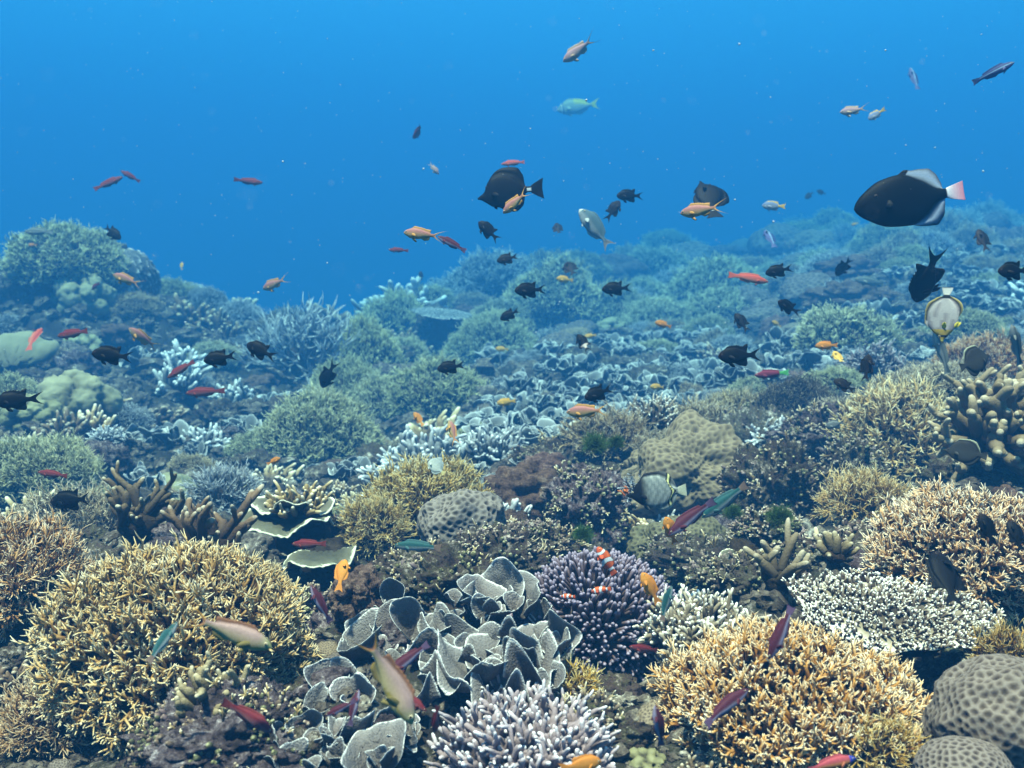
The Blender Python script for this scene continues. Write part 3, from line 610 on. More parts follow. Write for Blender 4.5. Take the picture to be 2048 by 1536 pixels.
def build_coral(c):
    kind, px, py, w, h, D, label, nick, op = c
    rx = w / 2 * D / FPX; rz = h / 2 * D / FPX; ry = rx * .85; loc = at(px, py, D)
    seed = op.get("seed", int(px + py)); rng = np.random.default_rng(seed)
    mat = globals()[op["mat"]] if "mat" in op else None
    rot = rng.uniform(-.5, .5)
    if kind == "bush":
        if "proto" in op:
            r = root_at("bush_coral", loc, label, "coral", "bush corals on the reef", rng.uniform(0, 6.28), (rx * 1.04, rx * .95, max(rz, rx * .6) * 1.4))
            a, b = bush_proto(op["proto"]); o = link("branches", a, r); remat(o, mat); link("base", b, r)
        else:
            r = root_at("bush_coral", loc, label, "coral", "bush corals on the reef")
            kw = {k: v for k, v in op.items() if k in ("spacing", "L", "r", "kids", "zmin", "inset")}
            f = .90
            a, b = bush_meshes("bush", rx * f, ry * f, max(rz, rx * .4) * f, mat, seed, **kw)
            link("branches", a, r); link("base", b, r)
    elif kind == "massive":
        g = massive_geo(rx, ry, rz, rng, op.get("ncell", 600), op.get("sub", 6), op.get("depth", .035), op.get("lump", .1), 1.7, op.get("meander", False))
        r = tag(link("boulder_coral", g.mesh("boulder_coral", mat), None, loc), label, "coral", "boulder corals")
    elif kind == "nodule":
        g = nodule_geo(rx, ry, rz, rng, op.get("ncell", 26), 6 if D < 2.5 else 5, .34, .05)
        r = tag(link("nodular_coral", g.mesh("nodular_coral", mat), None, loc), label, "coral", "lumpy corals")
    elif kind == "rock":
        g = rock_geo(rx, ry, rz, rng, 6)
        r = tag(link("encrusted_rock", g.mesh("encrusted_rock", mat), None, loc), label, "rock", "encrusted rocks")
        if D < 4.6:     # crusts and little growths that cover it
            Vr = np.concatenate(g.V).astype(float); nr_ = nrm(Vr / np.array([rx, ry, rz]) ** 2); ok = np.nonzero(nr_[:, 2] > -.35)[0]
            for q, (cnt, L_, r_, kd, mt) in enumerate(((240, .009, .0040, (2,), CRUST), (200, .006, .0045, (2,), CRUSTG), (60, .016, .0026, (3,), TAN))):
                patch = ok[(fbm(Vr[ok] / max(rx, rz) * 2.2 + 9 * q, 2) > .05)]
                if len(patch) < 10: patch = ok
                I = rng.choice(patch, cnt); gc = Geo(); sc_ = (D / 2) ** .5
                grow(gc, Vr[I], nrm(nr_[I] + rng.normal(size=(cnt, 3)) * .35), L_ * sc_ * rng.uniform(.5, 1.4, cnt), r_ * sc_ * rng.uniform(.7, 1.4, cnt), kd, rng, blunt=True, sides=6, spread=.9, up=.1)
                link("crust", gc.mesh("crust", mt), r)["kind"] = "stuff"
    elif kind == "finger":
        g = finger_geo(seed, 1.0, op["n"], op["L"], op["r"], op.get("kids", (2, 1)), op.get("spread", .7), op.get("zmin", .0), op.get("flat", .6), up=op.get("up", .25))
        r = root_at("finger_coral", loc, label, "coral", "finger corals", 0, (rx * .8, rx * .75, rx * .8))
        link("fingers", g.mesh("fingers", mat), r)
        W, F, A = blob(.62, .62, .55 * op.get("flat", .6), rng, 4, .15); g2 = Geo(); g2.add(W, T=F, A=A); link("base", g2.mesh("base", CORE), r)
    elif kind == "table":
        a, b = table_geo(rx, rx * op.get('ryf', .8), rng, op["dens"], op["stub"], op["r"], kids=(2,), thick=.07)
        r = root_at("table_coral", loc, label, "coral", "table corals"); r.rotation_euler = (op.get("tilt", .1), rng.uniform(-.06, .1), rot)
        link("tabletop", a.mesh("tabletop", mat), r); link("branchlets", b.mesh("branchlets", mat), r)
        n = 1; P = np.zeros((1, 6, 3)); P[0, :, 2] = np.linspace(-.03 * rx, -.9 * rx if op.get("stalk") else -.55 * rx, 6); P[0, :, 1] = np.linspace(.0, .1 * rx, 6)
        R = np.array([[.55, .36, .26, .24, .28, .42]]) * rx; V, Q, A = sweep(P, R, np.full((1, 6), .2), 16)
        V = V + .05 * rx * fbm(V / rx * 5, 3)[:, None]; g = Geo(); g.add(V, Q, A=A); link("stalk", g.mesh("stalk", CORE), r)
    elif kind == "stag":
        S = fib(110, -.1); rg = np.random.default_rng(seed); g = Geo(); m = rx
        d = nrm(S + rg.normal(size=S.shape) * .25 + np.array([0, 0, .1]))
        grow(g, S * np.array([.55, .5, .42]) * m, d, m * .46 * rg.uniform(.6, 1.15, len(S)), m * .03 * rg.uniform(.8, 1.2, len(S)), (4, 2), rg, sides=6, spread=.62, K=5, up=.12)
        r = root_at("staghorn_coral", loc - np.array([0, 0, rz * .3]), label, "coral", "staghorn corals")
        link("branches", g.mesh("branches", GREYB), r)
        W, F, A = blob(rx * .55, rx * .5, rx * .42, rg, 4, .2); g2 = Geo(); g2.add(W, T=F, A=A); link("base", g2.mesh("base", CORE), r)
    elif kind == "clump":
        r = root_at("leafy_coral", loc, label, "coral", "leafy corals", rot, (rx, rx, rx * .8))
        for me in clump_proto(op["proto"]): link("plate", me, r)
    elif kind == "ledge":
        r = root_at("ledge_coral", loc, label, "coral", "plate corals"); r.rotation_euler = (rad(4), rng.uniform(-.05, .05), 0)
        for k in range(2 if h > 50 else 1):
            g = Geo(); leaf(g, rng, rx * (1.15 - .2 * k), 1.35, .10 + .1 * k, -math.pi / 2 + rng.uniform(-.15, .15), np.array([0, rx * .6, -.02 + .035 * k]), ruffle=.11, waves=4.5, curl=.12, thick=.05, nr=16, nf=60)
            link("plate", g.mesh("plate", LEDGE), r)
        W, F, A = blob(rx * .55, rx * .45, rx * .6, rng, 4, .3); g2 = Geo(); g2.add(W + np.array([0, rx * .75, -rx * .55]), T=F, A=A); link("base", g2.mesh("base", CORE), r)
        if h > 50:
            g3 = finger_geo(seed + 5, rx, 70, .22, .045, (1,), .5, zmin=.5, flat=.2); link("fingers", g3.mesh("fingers", TAN), r, (0, rx * .35, .01))
    elif kind == "plateup":
        g = Geo(); leaf(g, rng, rz * 2.0, .8, .80, math.pi / 2, np.array([0, -rz * .9, -rz * .8]), ruffle=.05, waves=1.5, curl=-.3, thick=.09, nr=14, nf=40)
        r = tag(link("plate_coral", g.mesh("plate_coral", PORITES), None, loc), label, "coral", "plate corals"); r.rotation_euler = (rad(-8), rad(4), rad(12))
    elif kind == "ribbed":
        V, F = ico(6); az = np.arctan2(V[:, 1], V[:, 0]) * 18 + 6 * fbm(V * 2.2, 2); rib = np.clip(np.sin(az + 7 * V[:, 2] + 3 * fbm(V * 6, 2)), 0, 1) ** 3 * np.clip(.7 + fbm(V * 7 + 3, 2), 0, 1)
        g = Geo(); g.add(V * (1 + .07 * rib + .06 * fbm(V * 2 + 4, 3))[:, None] * np.array([rx, ry, rz]), T=F, A=np.clip(.12 + .8 * rib, 0, 1))
        r = tag(link("boulder_coral", g.mesh("ribbed", GREYB), None, loc), label, "coral", "boulder corals")
    elif kind == "mushroom":
        V, F = ico(5); az = np.arctan2(V[:, 1], V[:, 0]); rib = np.sin(az * 26) * np.clip(1 - np.abs(V[:, 2]) ** 3, 0, 1)
        g = Geo(); g.add(V * (1 + .03 * rib * (np.hypot(V[:, 0], V[:, 1]) > .15))[:, None] * np.array([rx, rx * .75, rz]), T=F, A=.5 + .5 * rib)
        r = tag(link("mushroom_coral", g.mesh("mushroom_coral", SHELL), None, loc), label, "coral"); r.rotation_euler = (rad(20), rad(10), 0)
    elif kind == "anemone":
        r = root_at("sea_anemone", loc, label, "sea anemone")
        n = 1900; S = fib(n, -.35); S = nrm(S + rng.normal(size=S.shape) * .035); sc = np.array([rx, rx * .85, rz])
        lump = fbm(S * 1.8 + 3, 2); base = S * sc * (.79 + .06 * lump)[:, None]; nor = nrm(S / sc)
        d = nrm(nor + .35 * np.stack([vnoise(S * 3), vnoise(S * 3 + 9), vnoise(S * 3 + 5)], -1) + rng.normal(size=S.shape) * .12)
        t = np.array([0, .3, .6, .82, .90, .96, 1.0]); L = rx * .23 * rng.uniform(.75, 1.15, n); bend = ortho(d, rng) * .25 + np.array([0, 0, .18])
        P = base[:, None] + d[:, None] * (L[:, None] * t)[:, :, None] + bend[:, None] * (L[:, None] * t ** 2)[:, :, None]
        R = rx * .0215 * np.array([1, .95, .88, .95, 1.0, .75, .08])[None] * rng.uniform(.85, 1.1, (n, 1)); V, Q, A = sweep(P, R, np.repeat(np.array([[0, .3, .6, .8, .9, .97, 1.0]]), n, 0), 7)
        g = Geo(); g.add(V, Q, A=A); link("tentacles", g.mesh("tentacles", TENT), r)
        W, F, A = blob(rx * .8, rx * .68, rz * .8, rng, 4, .06); g2 = Geo(); g2.add(W, T=F, A=np.full(len(W), .15)); link("oral_disc", g2.mesh("oral_disc", TENT), r)
    elif kind == "leaves":
        return build_leaves(label, nick)
    NAMED.append((nick, px, py, D, max(rx, rz), loc[0], loc[1]))
    return r

# the foreground leafy coral: plates set one by one (px, py of the plate's foot, distance, size in photo pixels, half angle, tilt deg, azimuth deg: -90 faces the camera)
LEAVES = [
 (995, 1245, 1.55, 120, .62, 62, 80, .14, .3), (965, 1225, 1.53, 92, .8, 62, 150, .16, .3), (1045, 1240, 1.54, 100, .7, 70, 35, .12, .2), (1000, 1240, 1.47, 92, .34, 80, -90, .03, .1),
 (950, 1225, 1.50, 62, .7, 70, 200, .2, .3), (985, 1235, 1.49, 60, .6, 60, -60, .15, .4),
 (1085, 1320, 1.42, 120, .75, 60, 60, .22, .2), (1090, 1330, 1.40, 110, .5, 65, -20, .12, .4), (1040, 1290, 1.44, 80, .8, 60, -100, .22, .2),
 (830, 1290, 1.50, 110, .55, 72, 110, .10, .5), (880, 1300, 1.48, 90, .7, 60, 70, .15, .3), (905, 1310, 1.46, 85, .7, 58, 30, .2, .3), (860, 1320, 1.44, 80, .8, 45, -120, .2, .5), (950, 1330, 1.42, 90, .7, 55, 100, .2, .2),
 (790, 1230, 1.60, 80, .5, 75, 70, .08, .9), (765, 1290, 1.55, 95, .55, 60, 130, .12, .6), (740, 1330, 1.50, 115, .75, 22, 195, .12, .9), (730, 1290, 1.53, 70, .6, 55, 120, .15, .4), (800, 1340, 1.48, 80, .7, 35, -60, .15, .7),
 (960, 1370, 1.36, 130, 1.0, 40, -120, .22, .3), (1010, 1365, 1.38, 130, .9, 62, 75, .25, -.2), (1060, 1370, 1.36, 110, .9, 38, -60, .26, .5), (900, 1380, 1.36, 110, .9, 30, -130, .12, .8), (1000, 1400, 1.33, 100, 1.0, 18, -80, .26, .4),
 (940, 1340, 1.40, 75, .7, 68, -120, .2, .3), (1075, 1395, 1.34, 80, .8, 25, -30, .2, .6), (865, 1350, 1.40, 65, .6, 60, 90, .15, .3), (1030, 1330, 1.40, 85, .7, 80, -75, .3, .1),
 (650, 1400, 1.33, 95, .6, 65, 120, .1, .6), (715, 1440, 1.28, 120, .6, 60, 75, .1, .5), (690, 1400, 1.32, 80, .7, 55, 50, .15, .4), (640, 1440, 1.26, 80, .7, 45, 200, .15, .6), (760, 1460, 1.26, 90, .8, 35, -40, .15, .7),
 (610, 1480, 1.22, 85, .6, 70, 110, .1, .6), (560, 1510, 1.20, 75, .6, 55, 170, .1, .9), (640, 1500, 1.20, 70, .5, 75, 60, .12, .8), (700, 1490, 1.22, 95, .7, 40, -90, .18, .7),
 (750, 1545, 1.16, 105, .95, 68, 85, .28, .1), (690, 1530, 1.18, 80, .8, 30, -130, .2, .7), (800, 1490, 1.22, 80, .8, 30, -30, .2, .5), (590, 1550, 1.16, 80, .8, 45, 150, .2, .5), (830, 1420, 1.30, 85, .8, 35, -70, .18, .7),
]
def build_leaves(label, nick):
    loc = at(900, 1380, 1.4); r = root_at("leafy_coral", loc, label, "coral", "leafy corals")
    rng = np.random.default_rng(77)
    for (px, py, D, s, ha, ti, az, ru, cu) in LEAVES:
        if az < 0 and ti > 40: ti = 36
        elif ti > 66: ti = 64
        g = Geo(); p = at(px, py, D) - loc
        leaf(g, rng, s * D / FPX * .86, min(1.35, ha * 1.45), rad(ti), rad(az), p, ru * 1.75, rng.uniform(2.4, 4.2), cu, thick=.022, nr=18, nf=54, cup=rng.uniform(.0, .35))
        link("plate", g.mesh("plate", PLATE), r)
        for _ in range(2):
            g = Geo(); q = at(px + rng.uniform(-45, 45), py + rng.uniform(-12, 28), D - rng.uniform(-.02, .03)) - loc
            leaf(g, rng, s * D / FPX * rng.uniform(.42, .62), rng.uniform(.6, 1.1), rad(rng.uniform(25, 60)), rng.uniform(.3, 2.8), q, .30, rng.uniform(3, 5), rng.uniform(0, .6), thick=.05, nr=16, nf=44, cup=rng.uniform(.1, .5))
            link("plate", g.mesh("plate", PLATE), r)
    W, F, A = blob(.16, .10, .07, rng, 5, .3); g2 = Geo(); g2.add(W + np.array([.0, .06, -.06]), T=F, A=A); link("base", g2.mesh("base", CORE), r)
    NAMED.append((nick, 900, 1330, 1.4, .17, loc[0], loc[1]))
    return r
for c in CORALS: build_coral(c)

# ------------------------------------------------------------------ labels for the many smaller corals: told apart by what they stand beside
USED = set()
def place_label(desc, p):
    """a phrase that places p beside the named corals nearest to it"""
    x, y, D = pix(p); cand = []
    for (nick, nx, ny, nD, r, wx, wy) in NAMED:
        d = math.hypot(x - nx, (y - ny) * 1.3) + 60 * abs(math.log(D / nD)) * 4
        rel = "left of" if nx - x > abs(y - ny) * 1.2 else "right of" if x - nx > abs(y - ny) * 1.2 else "behind" if D > nD else "in front of"
        cand.append((d, rel + " " + nick, nick))
    cand.sort()
    for a in cand[:3]:
        s = desc + " " + a[1]
        if s not in USED: USED.add(s); return s
    for i in range(5):
        for j in range(i + 1, 6):
            s = "%s between %s and %s" % (desc, cand[i][2], cand[j][2])
            if s not in USED and len(s.split()) <= 16: USED.add(s); return s
    for a in cand[3:12]:
        s = desc + " farther off " + a[1]
        if s not in USED and len(s.split()) <= 16: USED.add(s); return s
    return desc + " " + cand[0][1]

for i, (x, y, w, D) in enumerate(BEDS):
    p = at(x, y, D); rx = w / 2 * D / FPX; k = i % 3; rg = np.random.default_rng(900 + i)
    if i % 3 and i > 3: sz = ("small", "pale", "ruffled", "wavy")[i % 4]
    else: sz = ("white rimmed", "broad", "frilly")[i % 3]
    lab = place_label("%s leafy coral clump" % sz, p)
    r = root_at("leafy_coral", p, lab, "coral", "leafy corals in the field", rg.uniform(0, 6.28), (rx, rx, rx * rg.uniform(.7, 1.0)))
    for me in clump_proto(k): link("plate", me, r)

# ------------------------------------------------------------------ smaller corals and stones that fill the floor
def small_protos():
    L = {}
    L["stone"] = [rock_geo(1, 1, .8, np.random.default_rng(400 + k), 5, .34).mesh("stone", ROCK) for k in range(5)]
    L["knob"] = [nodule_geo(1, 1, .8, np.random.default_rng(420 + k), 24 + 8 * k, 5, .36, .06).mesh("knob", NODULE) for k in range(3)]
    L["dome"] = [massive_geo(1, 1, .75, np.random.default_rng(440 + k), 330, 5, .04, .14).mesh("dome", HONEY) for k in range(2)]
    L["fingers"] = [finger_geo(460 + k, 1, 34, .62, .12, (2,), .7, flat=.6).mesh("fingers", FINGER) for k in range(3)]
    return L
SM = small_protos()
KIND_WORD = {"stone": ("encrusted_rock", "rock", "encrusted rock"), "knob": ("nodular_coral", "coral", "lumpy coral"), "dome": ("boulder_coral", "coral", "round boulder coral"),
             "fingers": ("finger_coral", "coral", "stubby finger coral"), "bush": ("bush_coral", "coral", "bush coral"), "clump": ("leafy_coral", "coral", "leafy coral")}
def fill():
    rg = np.random.default_rng(21); D = 1.12; n = 0
    occ = [(c[5], c[6], c[4]) for c in NAMED] + [(at(x, y, d)[0], at(x, y, d)[1], w / 2 * d / FPX) for (x, y, w, d) in BEDS]
    while D < 28:
        step = 78 if D < 4 else 64 if D < 12 else 66
        for x in np.arange(-60, 2110, step):
            px = x + rg.uniform(-40, 40); Y = D * rg.uniform(.94, 1.06); X = (px - 1024) / FPX * Y
            z = float(ground_smooth(np.array([X]), np.array([Y]))[0]); p = np.array([X, Y, z]); qx, qy, qD = pix(p)
            if not (-60 < qx < 2110 and qy < 1600): continue
            if qx < 900 and qD > 13: continue
            r = rg.uniform(26, 58) * qD / FPX
            if any((X - ox) ** 2 + (Y - oy) ** 2 < (orr * .75 + r * .3) ** 2 for ox, oy, orr in occ): continue
            left = qx < 900
            if qD < 3.3: kd = rg.choice(["stone", "stone", "stone", "knob", "knob", "fingers", "dome"])
            elif left: kd = rg.choice(["stone", "stone", "knob", "fingers", "fingers", "clump", "clump", "bush", "bush"])
            elif qD < 8.5: kd = rg.choice(["bush", "knob", "clump", "clump", "fingers", "stone", "bush"])
            else: kd = rg.choice(["bush", "bush", "bush", "dome", "knob", "bush"])
            kd = str(kd); nm, cat, word = KIND_WORD[kd]
            if qD > 11: r *= 1.25
            tone = {"stone": ("mottled", "dark crusted", "purplish", "grey"), "knob": ("brown", "greyish", "pale"), "dome": ("tan", "greyish"), "fingers": ("grey", "brown", "pale"), "bush": ("greenish", "tan", "grey"), "clump": ("grey", "pale")}[kd]
            ti = int(rg.integers(len(tone)))
            far = "faint " if qD > 13 else "hazy " if qD > 7.5 else ""
            p[2] += r * .18
            lab = place_label((far + tone[ti] + " " + word).strip(), p)
            g_ = "small corals and stones of the reef floor"
            rot = rg.uniform(0, 6.28); sc = (r * rg.uniform(.85, 1.25), r * rg.uniform(.85, 1.15), r * rg.uniform(.7, 1.1))
            mats = {"stone": (ROCK, ROCK, ROCKP, RUBBLE), "knob": (NODULE, ROCKP, PORITES), "dome": (HONEY, HONEYG), "fingers": (GREYB, FINGERD, TAN), "bush": (PALEG, TAN, GREYB), "clump": (PLATEB, PLATEB)}[kd]
            if kd == "bush":
                root = root_at(nm, p, lab, cat, g_, rot, sc); a, b = bush_proto(int(rg.integers(3))); o = link("branches", a, root); remat(o, mats[ti]); link("base", b, root)
            elif kd == "clump":
                root = root_at(nm, p, lab, cat, g_, rot, sc)
                for me in clump_proto(int(rg.integers(3))): link("plate", me, root)
            else:
                ms = SM[kd]; o = link(nm, ms[int(rg.integers(len(ms)))], None, p, sc, (rg.uniform(-.3, .3), rg.uniform(-.3, .3), rot)); remat(o, mats[ti]); tag(o, lab, cat, g_)
            occ.append((X, Y, r)); n += 1
        D *= 1.10
    print("fill", n)
fill()

# ------------------------------------------------------------------ loose rubble and tufts: nobody could count them
def rubble():
    rg = np.random.default_rng(33); N = 15000
    D = np.exp(rg.uniform(math.log(1.0), math.log(14), N)); X = rg.uniform(-.68, .68, N) * D; Z = ground_z(X, D)
    g = Geo(); temps = []
    for k in range(8):
        V, F = ico(2); o = rg.uniform(-40, 40, 3); W = V * (1 + .55 * fbm(V * 1.7 + o, 3))[:, None] * np.array([1, rg.uniform(.35, .8), rg.uniform(.25, .7)]); temps.append((W, F))
    size = D * rg.uniform(.0025, .011, N) * np.where(rg.random(N) < .12, 1.7, 1)
    for k in range(8):
        I = np.arange(N)[k::8]; W, F = temps[k]; a = rg.uniform(0, 6.28, len(I)); b = rg.uniform(-1, 1, len(I))
        ca, sa, cb, sb = np.cos(a), np.sin(a), np.cos(b), np.sin(b)
        M = np.stack([np.stack([ca, -sa * cb, sa * sb], -1), np.stack([sa, ca * cb, -ca * sb], -1), np.stack([0 * a, sb, cb], -1)], 1)
        P = np.einsum('nij,vj->nvi', M, W) * size[I][:, None, None] + np.stack([X[I], D[I], Z[I] + size[I] * .3], -1)[:, None, :]
        T = F[None] + (np.arange(len(I)) * len(W))[:, None, None]; g.add(P.reshape(-1, 3), T=T.reshape(-1, 3))
    o = link("coral_rubble", g.mesh("coral_rubble", RUBBLE, False)); tag(o, "broken coral rubble strewn over the reef floor", "rubble", None, "stuff")
rubble()
def algae():
    for (px, py, w, D, lab) in ((1190, 895, 50, 2.32, "bright green algae tuft beside the cream bush coral"), (1232, 890, 34, 2.3, "small green algae tuft on the honeycomb boulder's shoulder"),
                                (1560, 1042, 52, 1.80, "bright green algae tuft on the olive rock"), (1465, 1030, 36, 1.95, "green algae tuft right of the shaded honeycomb boulder"), (1165, 1075, 40, 1.92, "dull green algae tuft on the purplish rock")):
        R = w / 2 * D / FPX; rg = np.random.default_rng(int(px)); S = fib(420, -.2); g = Geo()
        grow(g, S * R * .35, nrm(S + rg.normal(size=S.shape) * .4), R * .75 * rg.uniform(.5, 1.1, 420), np.full(420, R * .022), (2,), rg, sides=3, spread=.8, K=3)
        tag(link("algae_tuft", g.mesh("algae_tuft", ALGAE), None, at(px, py, D)), lab, "algae", "green algae tufts")
algae()
# ------------------------------------------------------------------ fish
def pchip(keys, x):
    """monotone cubic through (x, y) keys"""
    K = np.array(keys, float); xs, ys = K[:, 0], K[:, 1]; h = np.diff(xs); d = np.diff(ys) / h; m = np.zeros(len(xs))
    for i in range(1, len(xs) - 1):
        if d[i - 1] * d[i] > 0: m[i] = 2 / (1 / d[i - 1] + 1 / d[i])
    m[0] = d[0]; m[-1] = d[-1]
    x = np.clip(x, xs[0], xs[-1]); i = np.clip(np.searchsorted(xs, x) - 1, 0, len(h) - 1); t = (x - xs[i]) / h[i]
    return ys[i] * (2 * t ** 3 - 3 * t ** 2 + 1) + h[i] * m[i] * (t ** 3 - 2 * t ** 2 + t) + ys[i + 1] * (-2 * t ** 3 + 3 * t ** 2) + h[i] * m[i + 1] * (t ** 3 - t ** 2)

SHAPES = {
 # top / bottom outline, thickness, dorsal and anal fin heights (all in body lengths), tail: length, half height, fork, peduncle
 "anthias": dict(top=[(0, .0), (.03, .045), (.12, .115), (.3, .165), (.5, .155), (.75, .09), (.92, .052), (1, .055)], bot=[(0, -.005), (.03, -.035), (.12, -.10), (.3, -.17), (.5, -.165), (.75, -.085), (.92, -.05), (1, -.055)],
    w=[(0, .01), (.1, .055), (.3, .085), (.55, .07), (.9, .022), (1, .015)], dors=[(.24, 0), (.3, .085), (.5, .075), (.72, .085), (.84, .11), (.87, 0)], anal=[(.6, 0), (.66, .09), (.78, .10), (.85, .05), (.87, 0)],
    tail=(.44, .25, .92), sweep=.7, pect=(.29, -.03, .20, .05), pelv=(.33, .17), eye=(.095, .035, .028), spines=.25),
 "slim": dict(top=[(0, 0), (.03, .028), (.12, .075), (.35, .115), (.6, .10), (.85, .06), (1, .055)], bot=[(0, -.005), (.03, -.03), (.12, -.075), (.35, -.125), (.6, -.105), (.85, -.058), (1, -.055)],
    w=[(0, .01), (.1, .045), (.3, .07), (.6, .055), (.9, .022), (1, .015)], dors=[(.26, 0), (.32, .05), (.8, .06), (.87, .05), (.9, 0)], anal=[(.52, 0), (.58, .045), (.82, .05), (.88, 0)],
    tail=(.20, .10, .12), sweep=.5, pect=(.28, -.02, .15, .04), pelv=(.31, .09), eye=(.085, .025, .018), spines=.1),
 "damsel": dict(top=[(0, 0), (.02, .05), (.10, .15), (.3, .235), (.5, .23), (.75, .14), (.93, .07), (1, .07)], bot=[(0, -.01), (.02, -.045), (.10, -.125), (.3, -.22), (.5, -.225), (.75, -.14), (.93, -.07), (1, -.07)],
    w=[(0, .012), (.1, .06), (.3, .095), (.6, .07), (.9, .024), (1, .016)], dors=[(.2, 0), (.26, .07), (.5, .10), (.66, .11), (.78, .22), (.83, .12), (.86, 0)], anal=[(.5, 0), (.56, .07), (.72, .18), (.80, .14), (.86, 0)],
    tail=(.34, .21, .62), sweep=.75, pect=(.28, -.02, .22, .06), pelv=(.33, .2), eye=(.10, .05, .028), spines=.45),
 "lemon": dict(top=[(0, 0), (.02, .05), (.10, .14), (.3, .21), (.5, .205), (.75, .125), (.93, .065), (1, .065)], bot=[(0, -.01), (.02, -.045), (.10, -.115), (.3, -.20), (.5, -.20), (.75, -.125), (.93, -.065), (1, -.065)],
    w=[(0, .012), (.1, .06), (.3, .095), (.6, .07), (.9, .024), (1, .016)], dors=[(.2, 0), (.26, .05), (.6, .075), (.78, .12), (.85, .05), (.87, 0)], anal=[(.5, 0), (.58, .06), (.76, .11), (.84, .05), (.86, 0)],
    tail=(.27, .15, .30), sweep=.5, pect=(.28, -.02, .2, .06), pelv=(.33, .14), eye=(.10, .045, .026), spines=.15),
 "tang": dict(top=[(0, -.10), (.06, -.06), (.13, .0), (.18, .13), (.28, .26), (.45, .31), (.65, .25), (.85, .10), (.95, .055), (1, .055)], bot=[(0, -.13), (.06, -.145), (.15, -.20), (.3, -.29), (.5, -.31), (.7, -.24), (.87, -.10), (.95, -.055), (1, -.055)],
    w=[(0, .012), (.12, .035), (.3, .075), (.6, .065), (.9, .025), (1, .016)], dors=[(.24, 0), (.32, .08), (.55, .15), (.74, .22), (.84, .16), (.9, 0)], anal=[(.4, 0), (.5, .06), (.68, .15), (.82, .14), (.9, 0)],
    tail=(.25, .20, .10), sweep=.35, pect=(.27, -.06, .16, .05), pelv=(.3, .08), eye=(.175, .085, .020), spines=.0),
 "trigger": dict(top=[(0, -.01), (.02, .035), (.12, .135), (.32, .245), (.52, .275), (.75, .175), (.92, .065), (1, .05)], bot=[(0, -.03), (.02, -.07), (.12, -.155), (.35, -.265), (.58, -.285), (.76, -.19), (.92, -.06), (1, -.05)],
    w=[(0, .015), (.12, .06), (.35, .095), (.65, .075), (.9, .03), (1, .02)], dors=[(.52, 0), (.56, .05), (.63, .055), (.70, .10), (.78, .135), (.86, .12), (.94, .05), (.97, 0)], anal=[(.60, 0), (.68, .07), (.78, .15), (.87, .14), (.95, .05), (.98, 0)],
    tail=(.20, .105, .02), sweep=.75, pect=(.3, -.03, .08, .05), pelv=None, eye=(.22, .075, .018), spines=.0),
 "butterfly": dict(top=[(0, -.02), (.07, .01), (.14, .06), (.22, .18), (.4, .30), (.6, .31), (.8, .22), (.93, .07), (1, .06)], bot=[(0, -.05), (.07, -.07), (.15, -.13), (.3, -.24), (.5, -.30), (.7, -.27), (.85, -.16), (.94, -.06), (1, -.06)],
    w=[(0, .01), (.1, .03), (.3, .065), (.6, .06), (.9, .025), (1, .015)], dors=[(.28, 0), (.36, .08), (.6, .09), (.8, .14), (.92, .13), (.97, .03), (.985, 0)], anal=[(.55, 0), (.65, .08), (.82, .13), (.92, .12), (.97, .03), (.985, 0)],
    tail=(.17, .12, .0), sweep=.3, pect=(.3, -.05, .15, .05), pelv=(.34, .15), eye=(.135, .02, .024), spines=.1),
 "clown": dict(top=[(0, 0), (.03, .055), (.12, .12), (.3, .18), (.5, .18), (.75, .125), (.93, .085), (1, .085)], bot=[(0, -.01), (.03, -.05), (.12, -.115), (.3, -.175), (.5, -.18), (.75, -.12), (.93, -.085), (1, -.085)],
    w=[(0, .015), (.1, .065), (.3, .10), (.6, .08), (.9, .035), (1, .02)], dors=[(.22, 0), (.28, .06), (.45, .08), (.55, .045), (.7, .12), (.82, .10), (.88, 0)], anal=[(.58, 0), (.66, .09), (.78, .11), (.86, .04), (.88, 0)],
    tail=(.24, .14, -.28), sweep=.4, pect=(.29, -.03, .2, .08), pelv=(.33, .14), eye=(.10, .04, .028), spines=.0),
 "rabbit": dict(top=[(0, -.02), (.03, .03), (.12, .12), (.35, .205), (.6, .17), (.85, .07), (.95, .045), (1, .05)], bot=[(0, -.04), (.03, -.07), (.12, -.13), (.35, -.20), (.6, -.18), (.85, -.075), (.95, -.045), (1, -.05)],
    w=[(0, .015), (.12, .05), (.35, .08), (.65, .06), (.9, .022), (1, .015)], dors=[(.18, 0), (.26, .045), (.6, .06), (.82, .07), (.9, 0)], anal=[(.5, 0), (.58, .05), (.82, .06), (.9, 0)],
    tail=(.24, .17, .55), sweep=.5, pect=(.28, -.03, .14, .05), pelv=(.33, .08), eye=(.12, .05, .024), spines=.2),
}
_b = dict(SHAPES["anthias"]); _b.update({k: [(x, y * .84) for x, y in _b[k]] for k in ("top", "bot", "dors", "anal")}); _b["pelv"] = (.33, .13); SHAPES["anthias_big"] = _b
def rgb(*c): return np.array([*c, 1.0])
def lerp(a, b, t): t = np.clip(t, 0, 1)[:, None]; return a * (1 - t) + b * t
